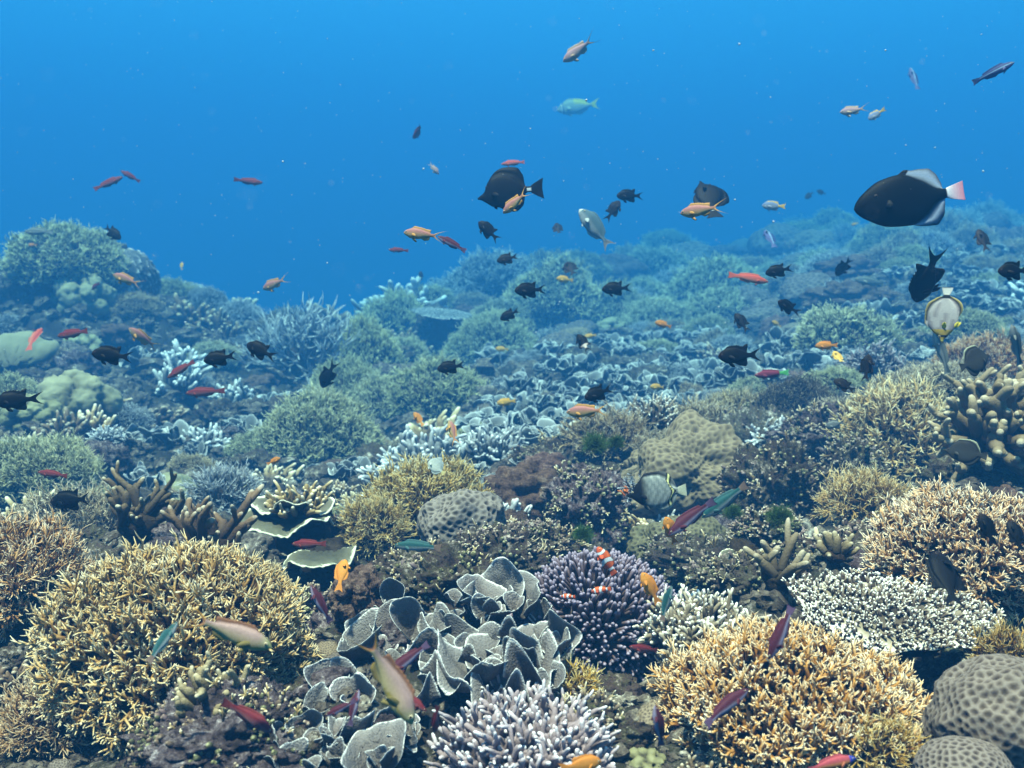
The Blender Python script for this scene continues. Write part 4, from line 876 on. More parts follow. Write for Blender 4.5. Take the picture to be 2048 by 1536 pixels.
def paint(kind, x, z, zn, part, spots):
    """a fish's own markings: x 0..1 along the body (over 1 on the tail), zn -1 belly .. 1 back; part 0 body 1 dorsal 2 anal 3 tail 4 paired fins"""
    n = len(x); fin = (part == 1) | (part == 2) | (part == 4)
    def full(c): return np.tile(c, (n, 1))
    base = kind.split("_")[0]
    if kind == "anthias":
        c = lerp(rgb(.46, .33, .11), rgb(.42, .16, .14), zn * .9 + .55); c = lerp(c, rgb(.48, .18, .08), (x - .75) * 3)
        c[fin] = rgb(.55, .26, .05); t = part == 3; c[t] = lerp(rgb(.72, .30, .12), rgb(.90, .45, .05), np.abs(zn[t]) * 1.4 - .2)
    elif kind == "anthias_pale":
        c = lerp(rgb(.50, .38, .28), rgb(.46, .26, .28), zn * .8 + .55); c[fin] = rgb(.55, .36, .22); c[part == 3] = rgb(.6, .34, .12)
    elif kind == "anthias_big":
        c = lerp(rgb(.46, .36, .16), rgb(.38, .24, .22), zn * .8 + .5); c = lerp(c, rgb(.34, .34, .14), (.22 - x) * 6)
        b = (part == 0) & (np.abs(zn + .50 + (x - .2) * .5) < .14) & (x < .55); c[b] = rgb(.34, .25, .05)
        c[part == 2] = rgb(.30, .20, .05); c[part == 1] = rgb(.24, .10, .05); c[part == 4] = rgb(.25, .19, .06)
        t = part == 3; c[t] = lerp(rgb(.42, .17, .08), rgb(.75, .36, .03), np.abs(zn[t]) * 1.3 - .2)
    elif kind == "slim_red":
        c = lerp(rgb(.30, .11, .11), rgb(.17, .014, .022), zn * .9 + .6); c[fin | (part == 3)] = rgb(.20, .03, .03)
    elif kind == "slim_orange":
        c = lerp(rgb(.60, .20, .12), rgb(.55, .06, .03), zn * .9 + .6); c[fin | (part == 3)] = rgb(.55, .09, .05)
    elif kind == "slim_purple":
        c = lerp(rgb(.30, .25, .36), rgb(.085, .016, .032), zn * 2.2 + .9); c[fin] = rgb(.11, .02, .035); c[part == 3] = rgb(.13, .07, .14)
    elif kind == "slim_teal":
        c = lerp(rgb(.28, .33, .34), rgb(.02, .09, .095), zn * 2.2 + .8); c[fin] = rgb(.06, .14, .15); c[part == 3] = rgb(.22, .14, .11)
    elif kind == "slim_greentail":
        c = full(rgb(.20, .02, .04)); c[x > .9] = rgb(.10, .45, .12)
    elif kind == "slim_blue":
        c = lerp(rgb(.10, .10, .25), rgb(.03, .05, .16), zn); c[(np.abs(zn - .3) < .15) & (part == 0)] = rgb(.3, .5, .7)
    elif kind == "slim_pale":
        c = lerp(rgb(.36, .38, .36), rgb(.15, .18, .18), zn * 2 + .6); c[(np.abs(zn - .25) < .15) & (part == 0)] = rgb(.12, .15, .17)
    elif kind == "slim_bluehead":
        c = lerp(rgb(.62, .20, .05), rgb(.45, .06, .08), zn * 2 + .4); c[x < .16] = rgb(.02, .04, .40)
    elif kind == "damsel_black":
        c = lerp(rgb(.006, .006, .008), rgb(.003, .004, .006), zn); c = lerp(c, rgb(.022, .010, .010), (.2 - x) * 4)
    elif kind == "damsel_dusky":
        c = lerp(rgb(.035, .022, .018), rgb(.014, .012, .013), zn + .5)
    elif kind == "damsel_whitetail":
        c = full(rgb(.004, .004, .005)); c[(x > .72) & (x < .98) & (part == 0)] = rgb(.6, .5, .45)
    elif kind == "damsel_grey":
        c = lerp(rgb(.40, .42, .40), rgb(.18, .20, .21), zn + .5)
    elif kind == "lemon_orange":
        c = lerp(rgb(.68, .25, .012), rgb(.62, .19, .008), zn); c[fin | (part == 3)] = rgb(.66, .22, .01)
    elif kind == "lemon_yellow":
        c = lerp(rgb(.72, .42, .06), rgb(.66, .33, .04), zn); c[fin | (part == 3)] = rgb(.75, .42, .05)
    elif kind == "lemon_bluegold":
        c = lerp(rgb(.45, .42, .42), rgb(.20, .24, .40), zn + .5); c[(part == 3) | (part == 1)] = rgb(.80, .45, .05); c[(part == 0) & (x > .85)] = rgb(.8, .45, .05)
    elif kind == "tang_brown":
        c = lerp(rgb(.006, .005, .006), rgb(.0025, .003, .005), zn); c[(part == 0) & (x > .93) & (np.abs(zn) < .5)] = rgb(.8, .8, .8)
        m = part == 3; c[m] = rgb(.006, .006, .008)
    elif kind == "trigger_black":
        c = full(rgb(.0012, .002, .003)); f = (part == 1) | (part == 2); tip_ = spots
        c[f] = lerp(rgb(.34, .42, .56), rgb(.34, .42, .56), zn[f]); c[f & (tip_ > .8)] = rgb(.05, .06, .09); c[part == 1] = np.where((x[part == 1] < .60)[:, None], rgb(.01, .01, .012), c[part == 1])
        t = part == 3; c[t] = lerp(rgb(.80, .72, .76), rgb(.78, .28, .36), (x[t] - 1.04) * 7); c[t & (x < 1.03)] = rgb(.86, .82, .86)
        c[part == 4] = rgb(.006, .007, .008)
    elif kind == "butterfly_yellow":
        l = np.sin(zn * 34 + x * 5) > .72; c = full(rgb(.40, .37, .36)); c[l & (part == 0) & (x > .25)] = rgb(.27, .235, .24)
        c[x < .28] = rgb(.5, .33, .05); c[(np.abs(x - .135) < .025)] = rgb(.03, .03, .03); c[x < .07] = rgb(.10, .09, .05); c[(np.abs(x - .05) < .02)] = rgb(.6, .5, .08)
        f = (part == 1) | (part == 2); c[f & (x > .45) & (spots > .35)] = rgb(.02, .02, .02); c[f & (spots > .8)] = rgb(.4, .32, .10)
        c[(part == 0) & (x > .93)] = rgb(.02, .02, .02); c[part == 3] = rgb(.62, .6, .55); c[part == 4] = rgb(.75, .6, .05)
    elif kind == "butterfly_grey":
        l = np.sin((x * 46 + np.abs(zn) * 9)) > .25; c = full(rgb(.22, .24, .23)); c[l] = rgb(.35, .37, .35)
        c = lerp(c, rgb(.012, .012, .016), (.48 - x) * 6); c[part == 1] = lerp(rgb(.02, .02, .025), rgb(.12, .13, .13), (x[part == 1] - .6) * 3)
        for xx, col in ((.90, (.02, .02, .02)), (.93, (.75, .72, .3)), (.96, (.02, .02, .02))): c[(np.abs(x + .10 * zn ** 2 - xx) < .02) & (part != 4)] = rgb(*col)
        c[(part == 3)] = rgb(.55, .55, .4); c[(part == 2) & (spots > .7)] = rgb(.5, .52, .4)
    elif kind == "butterfly_pale":
        c = lerp(rgb(.55, .58, .52), rgb(.30, .34, .34), zn); c[(np.abs(x - .14) < .03)] = rgb(.03, .03, .03); c[part == 3] = rgb(.6, .5, .2)
    elif kind == "butterfly_dark":
        c = lerp(rgb(.05, .05, .048), rgb(.022, .022, .025), zn); c[(part == 1) & (spots > .6)] = rgb(.4, .42, .3)
    elif kind == "clown_orange":
        c = full(rgb(.75, .085, .006)); c = lerp(c, rgb(.80, .13, .01), zn)
        for x0, wd, cv in ((.24, .042, .04), (.56, .075, -.05), (.93, .045, .0)):
            d = np.abs(x + cv * (zn ** 2) - x0); c[(d < wd + .016) & (part != 4) & (part != 3)] = rgb(.02, .01, .01); c[(d < wd) & (part != 4) & (part != 3)] = rgb(.86, .87, .90)
        c[((part == 1) | (part == 2)) & (spots > .8)] = rgb(.02, .01, .01); t = part == 3; c[t & (x > 1.17)] = rgb(.02, .01, .01); c[(part == 4) & (spots > .75)] = rgb(.02, .01, .01)
    elif kind == "rabbit_yellow":
        c = lerp(rgb(.40, .48, .40), rgb(.30, .40, .30), zn); l = (np.abs(x - .13) < .02); c[l] = rgb(.7, .75, .7); c[np.abs(x - .18) < .02] = rgb(.12, .16, .16)
        c[(zn > .35) & (x > .5)] = rgb(.55, .55, .08); c[(part == 1) & (x > .5)] = rgb(.6, .6, .08); c[part == 3] = rgb(.70, .68, .06)
    elif kind == "rabbit_blue":
        c = lerp(rgb(.30, .34, .36), rgb(.10, .17, .21), zn * 2 + .5); c[(part == 0) & (x < .06)] = rgb(.65, .7, .65); c[part == 3] = rgb(.24, .23, .23); c[part == 4] = rgb(.5, .54, .54)
    else: c = full(rgb(.3, .3, .3))
    c[:, 3] = 1
    return c

_FM = {}
def fish_mesh(kind, bend):
    if (kind, bend) in _FM: return _FM[(kind, bend)]
    S = SHAPES.get(kind) or SHAPES[kind.split("_")[0]]; rng = np.random.default_rng(len(kind) * 7 + int(bend * 100) + 50)
    nb = 84; xb = (1 - np.cos(np.linspace(0, math.pi / 2, nb))) ; xb = np.clip(np.linspace(0, 1, nb) ** 1.25, 0, 1)
    top, bot, w = pchip(S["top"], xb), pchip(S["bot"], xb), pchip(S["w"], xb)
    def fin(keys): v = np.interp(xb, [k[0] for k in keys], [k[1] for k in keys], 0, 0); return np.convolve(np.pad(v, 1, 'edge'), [.25, .5, .25], 'valid')
    df, af = fin(S["dors"]), fin(S["anal"])
    if S["spines"]: df = df * (1 - S["spines"] * .5 * (1 + np.sign(np.sin(xb * 95))) * .5 * (xb < .7))
    ang = np.radians([3, 10, 24, 42, 60, 78, 90, 102, 120, 138, 156, 170, 177]); M = len(ang)
    tl, th, fk = S["tail"]; nt = 10; s = np.linspace(0, 1, nt + 1)[1:]
    rings = []; X = []; ZN = []; PT = []; SP = []
    for i in range(nb):
        mid, hf = (top[i] + bot[i]) / 2, max((top[i] - bot[i]) / 2, .002)
        zz = mid + hf * np.cos(ang); yy = np.maximum(w[i] * np.sin(ang) ** .8, .0025)
        yy[0] = yy[-1] = .003 if i > 1 else yy[0]
        xs = np.full(M, xb[i])
        # fins rise from the ridge as part of the same skin: three levels each
        def fl(h, sgn, base):
            k = np.array([1.0, .5]); return xb[i] + S["sweep"] * h * k ** 1.2 * .8, base + sgn * h * k
        tx, tz = fl(df[i], 1, top[i]); bx, bz = fl(af[i], -1, bot[i])
        xr = np.concatenate([[tx[0], tx[1]], xs, [bx[1], bx[0]]]); zr = np.concatenate([[tz[0], tz[1]], zz, [bz[1], bz[0]]]); yr = np.concatenate([[.0015, .0022], yy, [.0022, .0015]])
        rings.append((xr, yr, zr)); d = df[i] > .004; a = af[i] > .004
        X.append(np.full(M + 4, xb[i])); ZN.append(np.concatenate([[1, 1], np.cos(ang), [-1, -1]])); PT.append(np.array([1 if d else 0] * 2 + [0] * M + [2 if a else 0] * 2)); SP.append(np.array([1, .5] + [0] * M + [.5, 1.]))
    hp = (top[-1] - bot[-1]) / 2; mp = (top[-1] + bot[-1]) / 2
    for k in s:
        hf = hp + (th - hp) * k ** .85; zn = np.concatenate([[1.0, .96], np.cos(ang) * .92, [-.96, -1.0]]); az = np.abs(zn)
        ext = (1 - fk) + fk * az ** 1.6 if fk >= 0 else 1 + fk * az ** 2
        xr = 1 + k * tl * ext; yr = np.maximum(.0018, .013 * (1 - k) ** 1.5 * np.sqrt(np.clip(1 - az ** 2, 0, 1))); zr = mp + zn * hf
        rings.append((xr, yr, zr)); X.append(xr); ZN.append(zn); PT.append(np.full(M + 4, 3)); SP.append(np.zeros(M + 4))
    # right side then left side
    n = M + 4; nr = len(rings); V = np.zeros((nr, 2 * n, 3)); at_ = [np.zeros((nr, 2 * n)) for _ in range(4)]
    for i, (xr, yr, zr) in enumerate(rings):
        V[i, :n] = np.stack([xr, yr, zr], -1); V[i, n:] = np.stack([xr, -yr, zr], -1)[::-1]
        for q, arr in zip(at_, (X[i], ZN[i], PT[i], SP[i])): q[i, :n] = arr; q[i, n:] = arr[::-1]
    idx = np.arange(nr * 2 * n).reshape(nr, 2 * n); a = idx[:-1]; b = idx[1:]
    Q = np.stack([a, b, np.roll(b, -1, 1), np.roll(a, -1, 1)], -1).reshape(-1, 4)
    def caps(row): return np.stack([row[:n - 1], row[1:n], row[::-1][:n][1:][:n - 1], row[::-1][:n - 1]], -1)
    Q = np.concatenate([Q, caps(idx[0])[:, ::-1], caps(idx[-1])])
    V = V.reshape(-1, 3); at_ = [q.ravel() for q in at_]
    VV = [V]; QQ = [Q]; AA = [list(at_)]; off = len(V)
    def petal(root, ax, ay, L, Wd):
        """a thin paired fin"""
        nonlocal off
        t = np.linspace(0, 1, 7); hw = Wd * np.sin(np.clip(t * .82 + .16, 0, 1) * math.pi) ** .7 + .001; P = root + t[:, None] * L * ax
        vs = np.concatenate([P + ay * hw[:, None], P, P - ay * hw[:, None]]); nn = np.cross(ax, ay) * .0022; v2 = np.concatenate([vs + nn, vs - nn])
        f = []
        for r0 in (0, 7):
            for k in range(6): f.append([r0 + k, r0 + k + 1, r0 + 7 + k + 1, r0 + 7 + k])
        f = np.array(f); f = np.concatenate([f, f[:, ::-1] + 21]); e = np.concatenate([np.arange(7), np.arange(20, 13, -1)]); e2 = np.roll(e, -1); f = np.concatenate([f, np.stack([e, e + 21, e2 + 21, e2], -1)])
        VV.append(v2); QQ.append(f + off); tt = np.tile(np.concatenate([t, t, t]), 2); AA.append([np.full(42, root[0]), np.zeros(42), np.full(42, 4), tt]); off += 42
    px_, pz_, pl, pw = S["pect"]; wy = float(pchip(S["w"], np.array([px_]))[0])
    for sd in (1, -1):
        ax = np.array([.80, sd * .52, -.30]); ax /= np.linalg.norm(ax); ay = np.cross(ax, np.array([0, sd, 0.])); ay /= np.linalg.norm(ay)
        petal(np.array([px_, sd * wy * .9, pz_]), ax, ay, pl, pw)
        if S["pelv"]:
            q, ql = S["pelv"]; zb = float(pchip(S["bot"], np.array([q]))[0]); ax2 = np.array([.72, sd * .25, -.62]); ax2 /= np.linalg.norm(ax2); ay2 = np.cross(ax2, np.array([0, sd, 0.])); ay2 /= np.linalg.norm(ay2)
            petal(np.array([q, sd * .02, zb + .012]), ax2, ay2, ql, ql * .22)
    V = np.concatenate(VV); A = [np.concatenate([a[k] for a in AA]) for k in range(4)]
    C = paint(kind, A[0], V[:, 2], A[1], A[2], A[3])
    L = 1 + tl; V = V.copy(); V[:, 1] += bend * np.clip(V[:, 0] - .35, 0, None) ** 2 ; V[:, 0] -= .5 * L
    g = Geo(); g.add(V / L, np.concatenate(QQ), C=C)
    me = g.mesh(kind.split("_")[0] + "_body", FISH)
    # eye: a low dome with a dark pupil and a pale ring
    ex, ez, er = S["eye"]; ew = float(pchip(S["w"], np.array([ex]))[0]); tz, bz = float(pchip(S["top"], np.array([ex]))[0]), float(pchip(S["bot"], np.array([ex]))[0])
    zn = ((ez - (tz + bz) / 2) / max((tz - bz) / 2, .01)); ey = ew * max(1 - min(zn * zn, .95), .05) ** .4
    E, F = ico(3); rr = np.hypot(E[:, 0], E[:, 2]); dark = kind.split("_")[1] in ("black", "brown", "dusky", "dark", "whitetail") if "_" in kind else False
    ring = rgb(.10, .07, .06) if dark else rgb(.75, .62, .40); CE = np.where((rr < .62)[:, None], rgb(.005, .005, .006), ring)
    ge = Geo(); ge.add(E * np.array([er, er * .45, er]) / L, T=F, C=CE); em = ge.mesh("eye", FISH)
    eyes = [np.array([(ex - .5 * L) / L, sd * ey / L, ez / L]) for sd in (1, -1)]
    _FM[(kind, bend)] = (me, em, eyes); return _FM[(kind, bend)]

CR = np.array([1., 0, 0]); CU = np.array([0, SP, CP]); CF = np.array([0, CP, -SP])
def place_fish(kind, px, py, length, heading, D, yaw, label, name, cat, group, bend=0.0, roll=0.0):
    """heading: degrees in the picture plane (0 to the right, 90 up); yaw turns the snout away from (+) or toward the camera"""
    me, em, eyes = fish_mesh(kind, bend)
    a = rad(heading); y = rad(yaw)
    h = (math.cos(a) * CR + math.sin(a) * CU) * math.cos(y) + CF * math.sin(y)
    sg = 1 if math.cos(a) >= 0 else -1
    up = sg * (-math.sin(a) * CR + math.cos(a) * CU)
    ex = -h; ey = np.cross(up, ex)
    c, s_ = math.cos(rad(roll)), math.sin(rad(roll)); up, ey = up * c + ey * s_, ey * c - up * s_
    size = length * D / FPX / max(math.cos(y), .35)
    M = Matrix(((ex[0], ey[0], up[0], 0), (ex[1], ey[1], up[1], 0), (ex[2], ey[2], up[2], 0), (0, 0, 0, 1)))
    o = link(name, me); p = at(px, py, D)
    o.matrix_world = Matrix.Translation(Vector([float(v) for v in p])) @ M @ Matrix.Scale(size, 4)
    tag(o, label, cat, group)
    if length > 30:
        for e in eyes: link("eye", em, o, e)
    return o

FISH_KINDS = {"anthias": ("anthias", "orange and pink anthias"), "slim": ("slender_fish", "slender reef fish"), "damsel": ("damselfish", "dark damselfish"), "lemon": ("damselfish", "orange damselfish"),
              "tang": ("surgeonfish", "surgeonfish"), "trigger": ("triggerfish", None), "butterfly": ("butterflyfish", "butterflyfish"), "clown": ("clownfish", "clownfish in the anemone"), "rabbit": ("rabbitfish", "rabbitfish")}
# kind, photo x, y, length, heading, distance, yaw, bend, label
ROLL = {"butterfly_yellow": 48}
SCHOOL = [
 ("anthias_pale", 1163, 97, 82, 212, 2.6, 15, .1, "pale pink anthias with yellow tail, topmost fish in the open water"),
 ("anthias", 1409, 419, 88, 186, 2.0, 8, -.1, "pink anthias passing in front of the upright dark surgeonfish"),
 ("anthias", 1034, 401, 72, 222, 2.0, 20, .15, "pale orange anthias overlapping the black tang"),
 ("anthias", 850, 469, 84, 174, 2.0, 0, .0, "pink anthias with clear eye ahead of a purple fish in open water"),
 ("anthias_pale", 1709, 221, 60, 190, 2.7, 10, .1, "pale anthias beside a small blue and gold fish, high in the open water"),
 ("anthias", 258, 561, 66, 160, 2.7, 0, -.05, "orange pink anthias in front of the left mound's ribbed dome"),
 ("anthias", 552, 566, 62, 200, 2.9, 10, .1, "orange anthias alone in the open water above the staghorn"),
 ("anthias", 290, 680, 72, 142, 2.6, 0, .0, "pale yellowish anthias swimming up the left slope"),
 ("anthias", 1180, 822, 90, 184, 1.9, 5, .1, "peach anthias above the white mushroom coral"),
 ("anthias", 906, 868, 54, 108, 2.1, 40, .1, "pink anthias seen at an angle, left of the leafy field"),
 ("anthias_big", 450, 1258, 195, -22, 0.95, 0, .12, "large orange tailed anthias in front of the big golden dome"),
 ("anthias_big", 772, 1340, 225, -62, 0.92, -8, .30, "large curved anthias diving in front of the grey leafy coral"),
 ("anthias_pale", 866, 335, 34, -50, 3.2, 20, .0, "tiny pale pink fish in open water left of the black tang"),
 ("slim_red", 217, 366, 56, 30, 2.9, 10, .1, "dark red slender fish, lower of a pair in the left open water"),
 ("slim_red", 260, 352, 42, 150, 3.0, 20, -.1, "dark red slender fish, upper of a pair in the left open water"),
 ("slim_red", 498, 363, 54, -5, 2.9, 0, .1, "red slender fish alone in open water above the left slope"),
 ("slim_red", 837, 263, 30, 205, 3.2, 45, .0, "small purplish red fish high in open water"),
 ("slim_orange", 1026, 326, 46, 186, 3.0, 10, .0, "small pinkish red fish just above the black tang"),
 ("slim_purple", 903, 487, 62, 152, 2.1, 0, .1, "purple slender fish close behind the clear eyed pink anthias"),
 ("slim_red", 796, 500, 38, 178, 2.8, 25, .0, "small red fish below the clear eyed pink anthias"),
 ("slim_orange", 1498, 556, 76, -12, 2.5, 0, .0, "orange red slender fish over the wide hazy mound"),
 ("slim_red", 145, 667, 68, 188, 2.4, 0, -.1, "red slender fish in front of the left mound's foot"),
 ("slim_red", 361, 739, 60, 213, 2.4, 10, .1, "red slender fish slanting between two black damselfish"),
 ("slim_red", 408, 784, 74, 184, 2.4, 0, -.1, "long red fish with olive tail over the left rubble slope"),
 ("slim_greentail", 1540, 748, 66, 185, 2.5, 0, .0, "dark red fish with a green tail over the leafy field"),
 ("slim_red", 105, 948, 58, 172, 1.9, 0, .1, "dark red fish in front of the greenish left bush"),
 ("slim_red", 617, 1088, 68, 182, 1.5, 0, .0, "red fish in the shadow between the two ledge plates"),
 ("slim_red", 500, 1432, 112, -30, 1.0, 0, .1, "red fish with pale belly under the big golden dome"),
 ("slim_purple", 640, 1208, 78, 118, 1.3, 10, .3, "purple fish swimming up beside the brown nodules"),
 ("slim_purple", 817, 1318, 92, 214, 1.12, 0, .0, "purple and blue fish in front of the grey leafy coral"),
 ("slim_purple", 1562, 1266, 112, 245, 1.05, 0, .1, "purple fish diving in front of the wide amber mound"),
 ("slim_purple", 1450, 1412, 112, 30, 1.0, 0, .0, "dark purple fish low in front of the wide amber mound"),
 ("slim_purple", 1380, 1035, 108, 216, 1.5, 0, .0, "purple and white fish beside an orange damselfish at the honeycomb boulder"),
 ("slim_teal", 1449, 1002, 108, 218, 1.6, 0, .0, "teal and white fish trailing the purple and white one"),
 ("slim_red", 1288, 1298, 62, 166, 1.25, 0, .0, "red fish with white belly before the tan knobbly coral"),
 ("slim_purple", 680, 1418, 62, 205, 1.05, 0, .1, "small purple fish beside the lowest grey plates"),
 ("slim_purple", 708, 1415, 62, 78, 1.08, 10, .0, "small upright purple fish touching its neighbour by the grey plates"),
 ("slim_red", 825, 1400, 66, -35, 1.05, 0, .1, "reddish fish below the curved diving anthias"),
 ("slim_red", 872, 1440, 60, 262, 1.05, 20, .0, "upright reddish fish behind the lilac finger coral"),
 ("slim_purple", 1318, 1455, 90, 100, 1.0, 15, .0, "dark upright fish at the left end of the wide amber mound"),
 ("slim_teal", 836, 1092, 92, 178, 1.5, 0, .0, "teal fish gliding above the brown nodules"),
 ("slim_teal", 326, 1284, 80, 58, 1.1, 10, .1, "striped teal fish climbing the big golden dome"),
 ("slim_teal", 1333, 1206, 70, 74, 1.35, 10, .0, "teal fish diving at the anemone's edge"),
 ("slim_bluehead", 1660, 1526, 105, 8, .92, 0, .0, "red fish with blue head cut by the bottom edge"),
 ("slim_blue", 1988, 144, 72, 24, 2.2, 0, .0, "dark blue slender fish high at the right"),
 ("slim_blue", 1828, 157, 52, 92, 3.6, 30, .0, "faint dark upright fish high in the open water"),
 ("slim_pale", 76, 463, 60, 178, 3.2, 0, .0, "pale striped fish hovering over the crown of the left mound"),
 ("slim_pale", 1742, 563, 72, 174, 3.6, 0, .0, "hazy blue grey fish over the purplish bank"),
 ("slim_pale", 1884, 705, 84, 108, 1.9, 10, .25, "thin grey fish upright beneath the yellow faced butterflyfish"),
 ("slim_pale", 2032, 690, 84, 112, 1.3, 0, .0, "pale lilac fish slanting at the right edge"),
 ("slim_red", 190, 573, 26, 200, 3.4, 45, .0, "faint small red fish in front of the lobed boulder"),
 ("slim_orange", 68, 672, 34, 100, 2.9, 50, .0, "orange fish seen from behind at the smooth green plate"),
 ("damsel_black", 223, 464, 46, -38, 2.8, 10, .0, "black damselfish above the left mound"),
 ("damsel_black", 978, 463, 56, 136, 2.4, 0, .0, "black damselfish just below the black tang"),
 ("damsel_dusky", 1016, 517, 44, 196, 2.5, 10, .1, "dusky damselfish above the grey knoll"),
 ("damsel_black", 1261, 391, 54, 182, 2.6, 0, .0, "black damselfish, right of a touching pair in open water"),
 ("damsel_dusky", 1226, 421, 48, 55, 2.7, 0, .0, "dusky damselfish, left of a touching pair in open water"),
 ("damsel_black", 1061, 580, 62, 184, 2.3, 0, .0, "black damselfish with ragged raised fins over the large hazy bush"),
 ("damsel_black", 1234, 577, 58, 184, 2.4, 0, .1, "black damselfish in profile beside the large hazy bush"),
 ("damsel_black", 1020, 629, 42, 208, 2.5, 25, .0, "small round black damselfish behind the flat table coral"),
 ("damsel_dusky", 1116, 460, 32, 100, 3.2, 40, .0, "small upright dusky fish in open water near the blue surgeonfish"),
 ("damsel_dusky", 1141, 538, 34, 112, 3.0, 40, .0, "small upright dusky fish above the ridge"),
 ("damsel_black", 903, 734, 56, 190, 2.3, 10, .1, "black damselfish in the hollow below the flat table coral"),
 ("damsel_black", 656, 750, 56, 240, 2.5, 20, .0, "black damselfish in the shade under the staghorn thicket"),
 ("damsel_black", 226, 711, 72, 174, 1.9, 0, .0, "black damselfish in profile over the left slope, leftmost of three"),
 ("damsel_black", 441, 716, 66, 190, 2.0, 0, .0, "black damselfish over the left slope, middle one of three"),
 ("damsel_black", 522, 702, 66, 156, 2.1, 0, .0, "black damselfish at the staghorn's left tips"),
 ("damsel_black", 36, 800, 82, 186, 1.7, 0, .0, "black damselfish at the left edge by the pale lumpy boulder"),
 ("damsel_whitetail", 1167, 688, 44, 120, 2.4, 15, .0, "black damselfish with white rear above the leafy field"),
 ("damsel_black", 1198, 786, 60, 200, 2.0, 0, .1, "black damselfish over the leafy field just above the peach anthias"),
 ("damsel_black", 1481, 711, 86, 183, 1.8, 0, .0, "largest black damselfish over the right leafy corals"),
 ("damsel_black", 1559, 541, 52, 192, 2.3, 0, .1, "black damselfish right of the orange red fish"),
 ("damsel_black", 1577, 615, 50, 152, 2.3, 0, .0, "black damselfish above the low greenish bush strip"),
 ("damsel_black", 1484, 646, 44, 118, 2.4, 20, .0, "black damselfish pointing up beside the wide hazy mound"),
 ("damsel_dusky", 1733, 737, 56, 80, 2.0, 20, .0, "dusky damselfish upright over the pink fingers"),
 ("damsel_dusky", 1690, 771, 44, 150, 2.1, 20, .0, "dusky damselfish beside the dark brown dome"),
 ("damsel_dusky", 1688, 532, 40, 240, 2.7, 20, .0, "dusky damselfish slanting over the hazy lumpy bank"),
 ("damsel_dusky", 1966, 482, 50, 95, 2.5, 40, .0, "reddish dark fish seen head on near the right horizon"),
 ("damsel_dusky", 1856, 552, 96, 262, 2.0, 30, .0, "dark upright surgeon like fish above the yellow faced butterflyfish"),
 ("damsel_black", 2032, 541, 76, 184, 1.6, 10, .0, "black fish cut by the right edge"),
 ("damsel_black", 145, 1000, 86, 186, 1.75, 0, .0, "black damselfish in shade below the greenish left bush"),
 ("damsel_black", 1893, 1160, 92, 82, 1.25, 35, .0, "black damselfish in front of the white tipped table's right end"),
 ("damsel_black", 1976, 1062, 68, 105, 1.3, 30, .0, "black damselfish in front of the right edge amber mound"),
 ("damsel_black", 2034, 1072, 56, 100, 1.3, 30, .0, "black damselfish cut by the right edge at the amber mound"),
 ("damsel_dusky", 1618, 391, 22, 220, 4.6, 0, .0, "tiny faint dark fish left of the triggerfish, lower of two"),
 ("damsel_dusky", 1643, 385, 20, 160, 4.6, 0, .0, "tiny faint dark fish left of the triggerfish, upper of two"),
 ("slim_blue", 1540, 475, 38, 92, 3.4, 45, .0, "thin dark upright fish by the faint knoll"),
 ("damsel_dusky", 842, 551, 18, 100, 4.4, 30, .0, "tiny faint dark fish in open water left of the grey knoll"),
 ("damsel_grey", 1672, 848, 36, 200, 2.2, 20, .0, "pale grey fish in front of the dark brown dome"),
 ("lemon_yellow", 1130, 559, 34, 176, 3.2, 0, .0, "yellow damselfish above the large hazy bush"),
 ("lemon_orange", 1327, 649, 34, 164, 2.8, 0, .0, "orange damselfish before the hazy bush dome"),
 ("lemon_orange", 1654, 691, 42, 182, 2.4, 0, .0, "bright orange damselfish above the right leafy corals"),
 ("lemon_yellow", 1180, 672, 24, 190, 3.4, 0, .0, "small yellow damselfish by the white reared black one"),
 ("lemon_yellow", 1004, 698, 26, 178, 3.6, 0, .0, "small hazy orange damselfish on the bush right of the table"),
 ("lemon_yellow", 1315, 774, 30, 178, 2.9, 0, .0, "yellow damselfish over the right half of the leafy field"),
 ("lemon_yellow", 1013, 804, 38, 188, 2.7, 0, .0, "yellow damselfish at the left end of the leafy field"),
 ("lemon_orange", 838, 839, 34, 128, 2.6, 0, .0, "orange damselfish below the bush by the leafy field"),
 ("lemon_yellow", 1553, 648, 22, 150, 3.4, 0, .0, "small yellow damselfish under the low greenish bush strip"),
 ("lemon_orange", 1301, 1177, 68, 118, 1.35, 0, .1, "orange damselfish swimming up at the anemone's edge"),
 ("lemon_orange", 1342, 1063, 62, 112, 1.65, 10, .1, "orange damselfish partly behind the purple and white fish"),
 ("lemon_orange", 683, 1147, 44, 85, 1.5, 50, .0, "orange damselfish seen head on above the brown nodules"),
 ("lemon_orange", 1160, 1530, 84, 4, 1.0, 0, .0, "bright orange damselfish cut by the bottom edge"),
 ("lemon_orange", 65, 490, 18, 180, 3.8, 20, .0, "tiny orange fish beside the crown bush"),
 ("lemon_yellow", 363, 531, 14, 100, 4.0, 30, .0, "tiny yellowish fish in open water above the mound table"),
 ("lemon_bluegold", 1752, 229, 38, 212, 2.8, 10, .0, "small blue and gold fish beside the pale anthias"),
 ("lemon_bluegold", 1548, 412, 46, 178, 3.0, 0, .0, "blue grey fish with golden tail above the reef horizon"),
 ("lemon_yellow", 1710, 448, 14, 200, 4.6, 0, .0, "tiny orange fish over the faint knoll"),
 ("lemon_orange", 548, 922, 28, 25, 2.3, 0, .0, "small orange fish at the foot of the hollow bush dome"),
 ("lemon_yellow", 1676, 716, 28, 95, 2.5, 45, .0, "yellow fish seen end on under the bright orange damselfish"),
 ("lemon_yellow", 1840, 577, 24, 150, 2.6, 20, .0, "small orange fish behind the dark upright fish"),
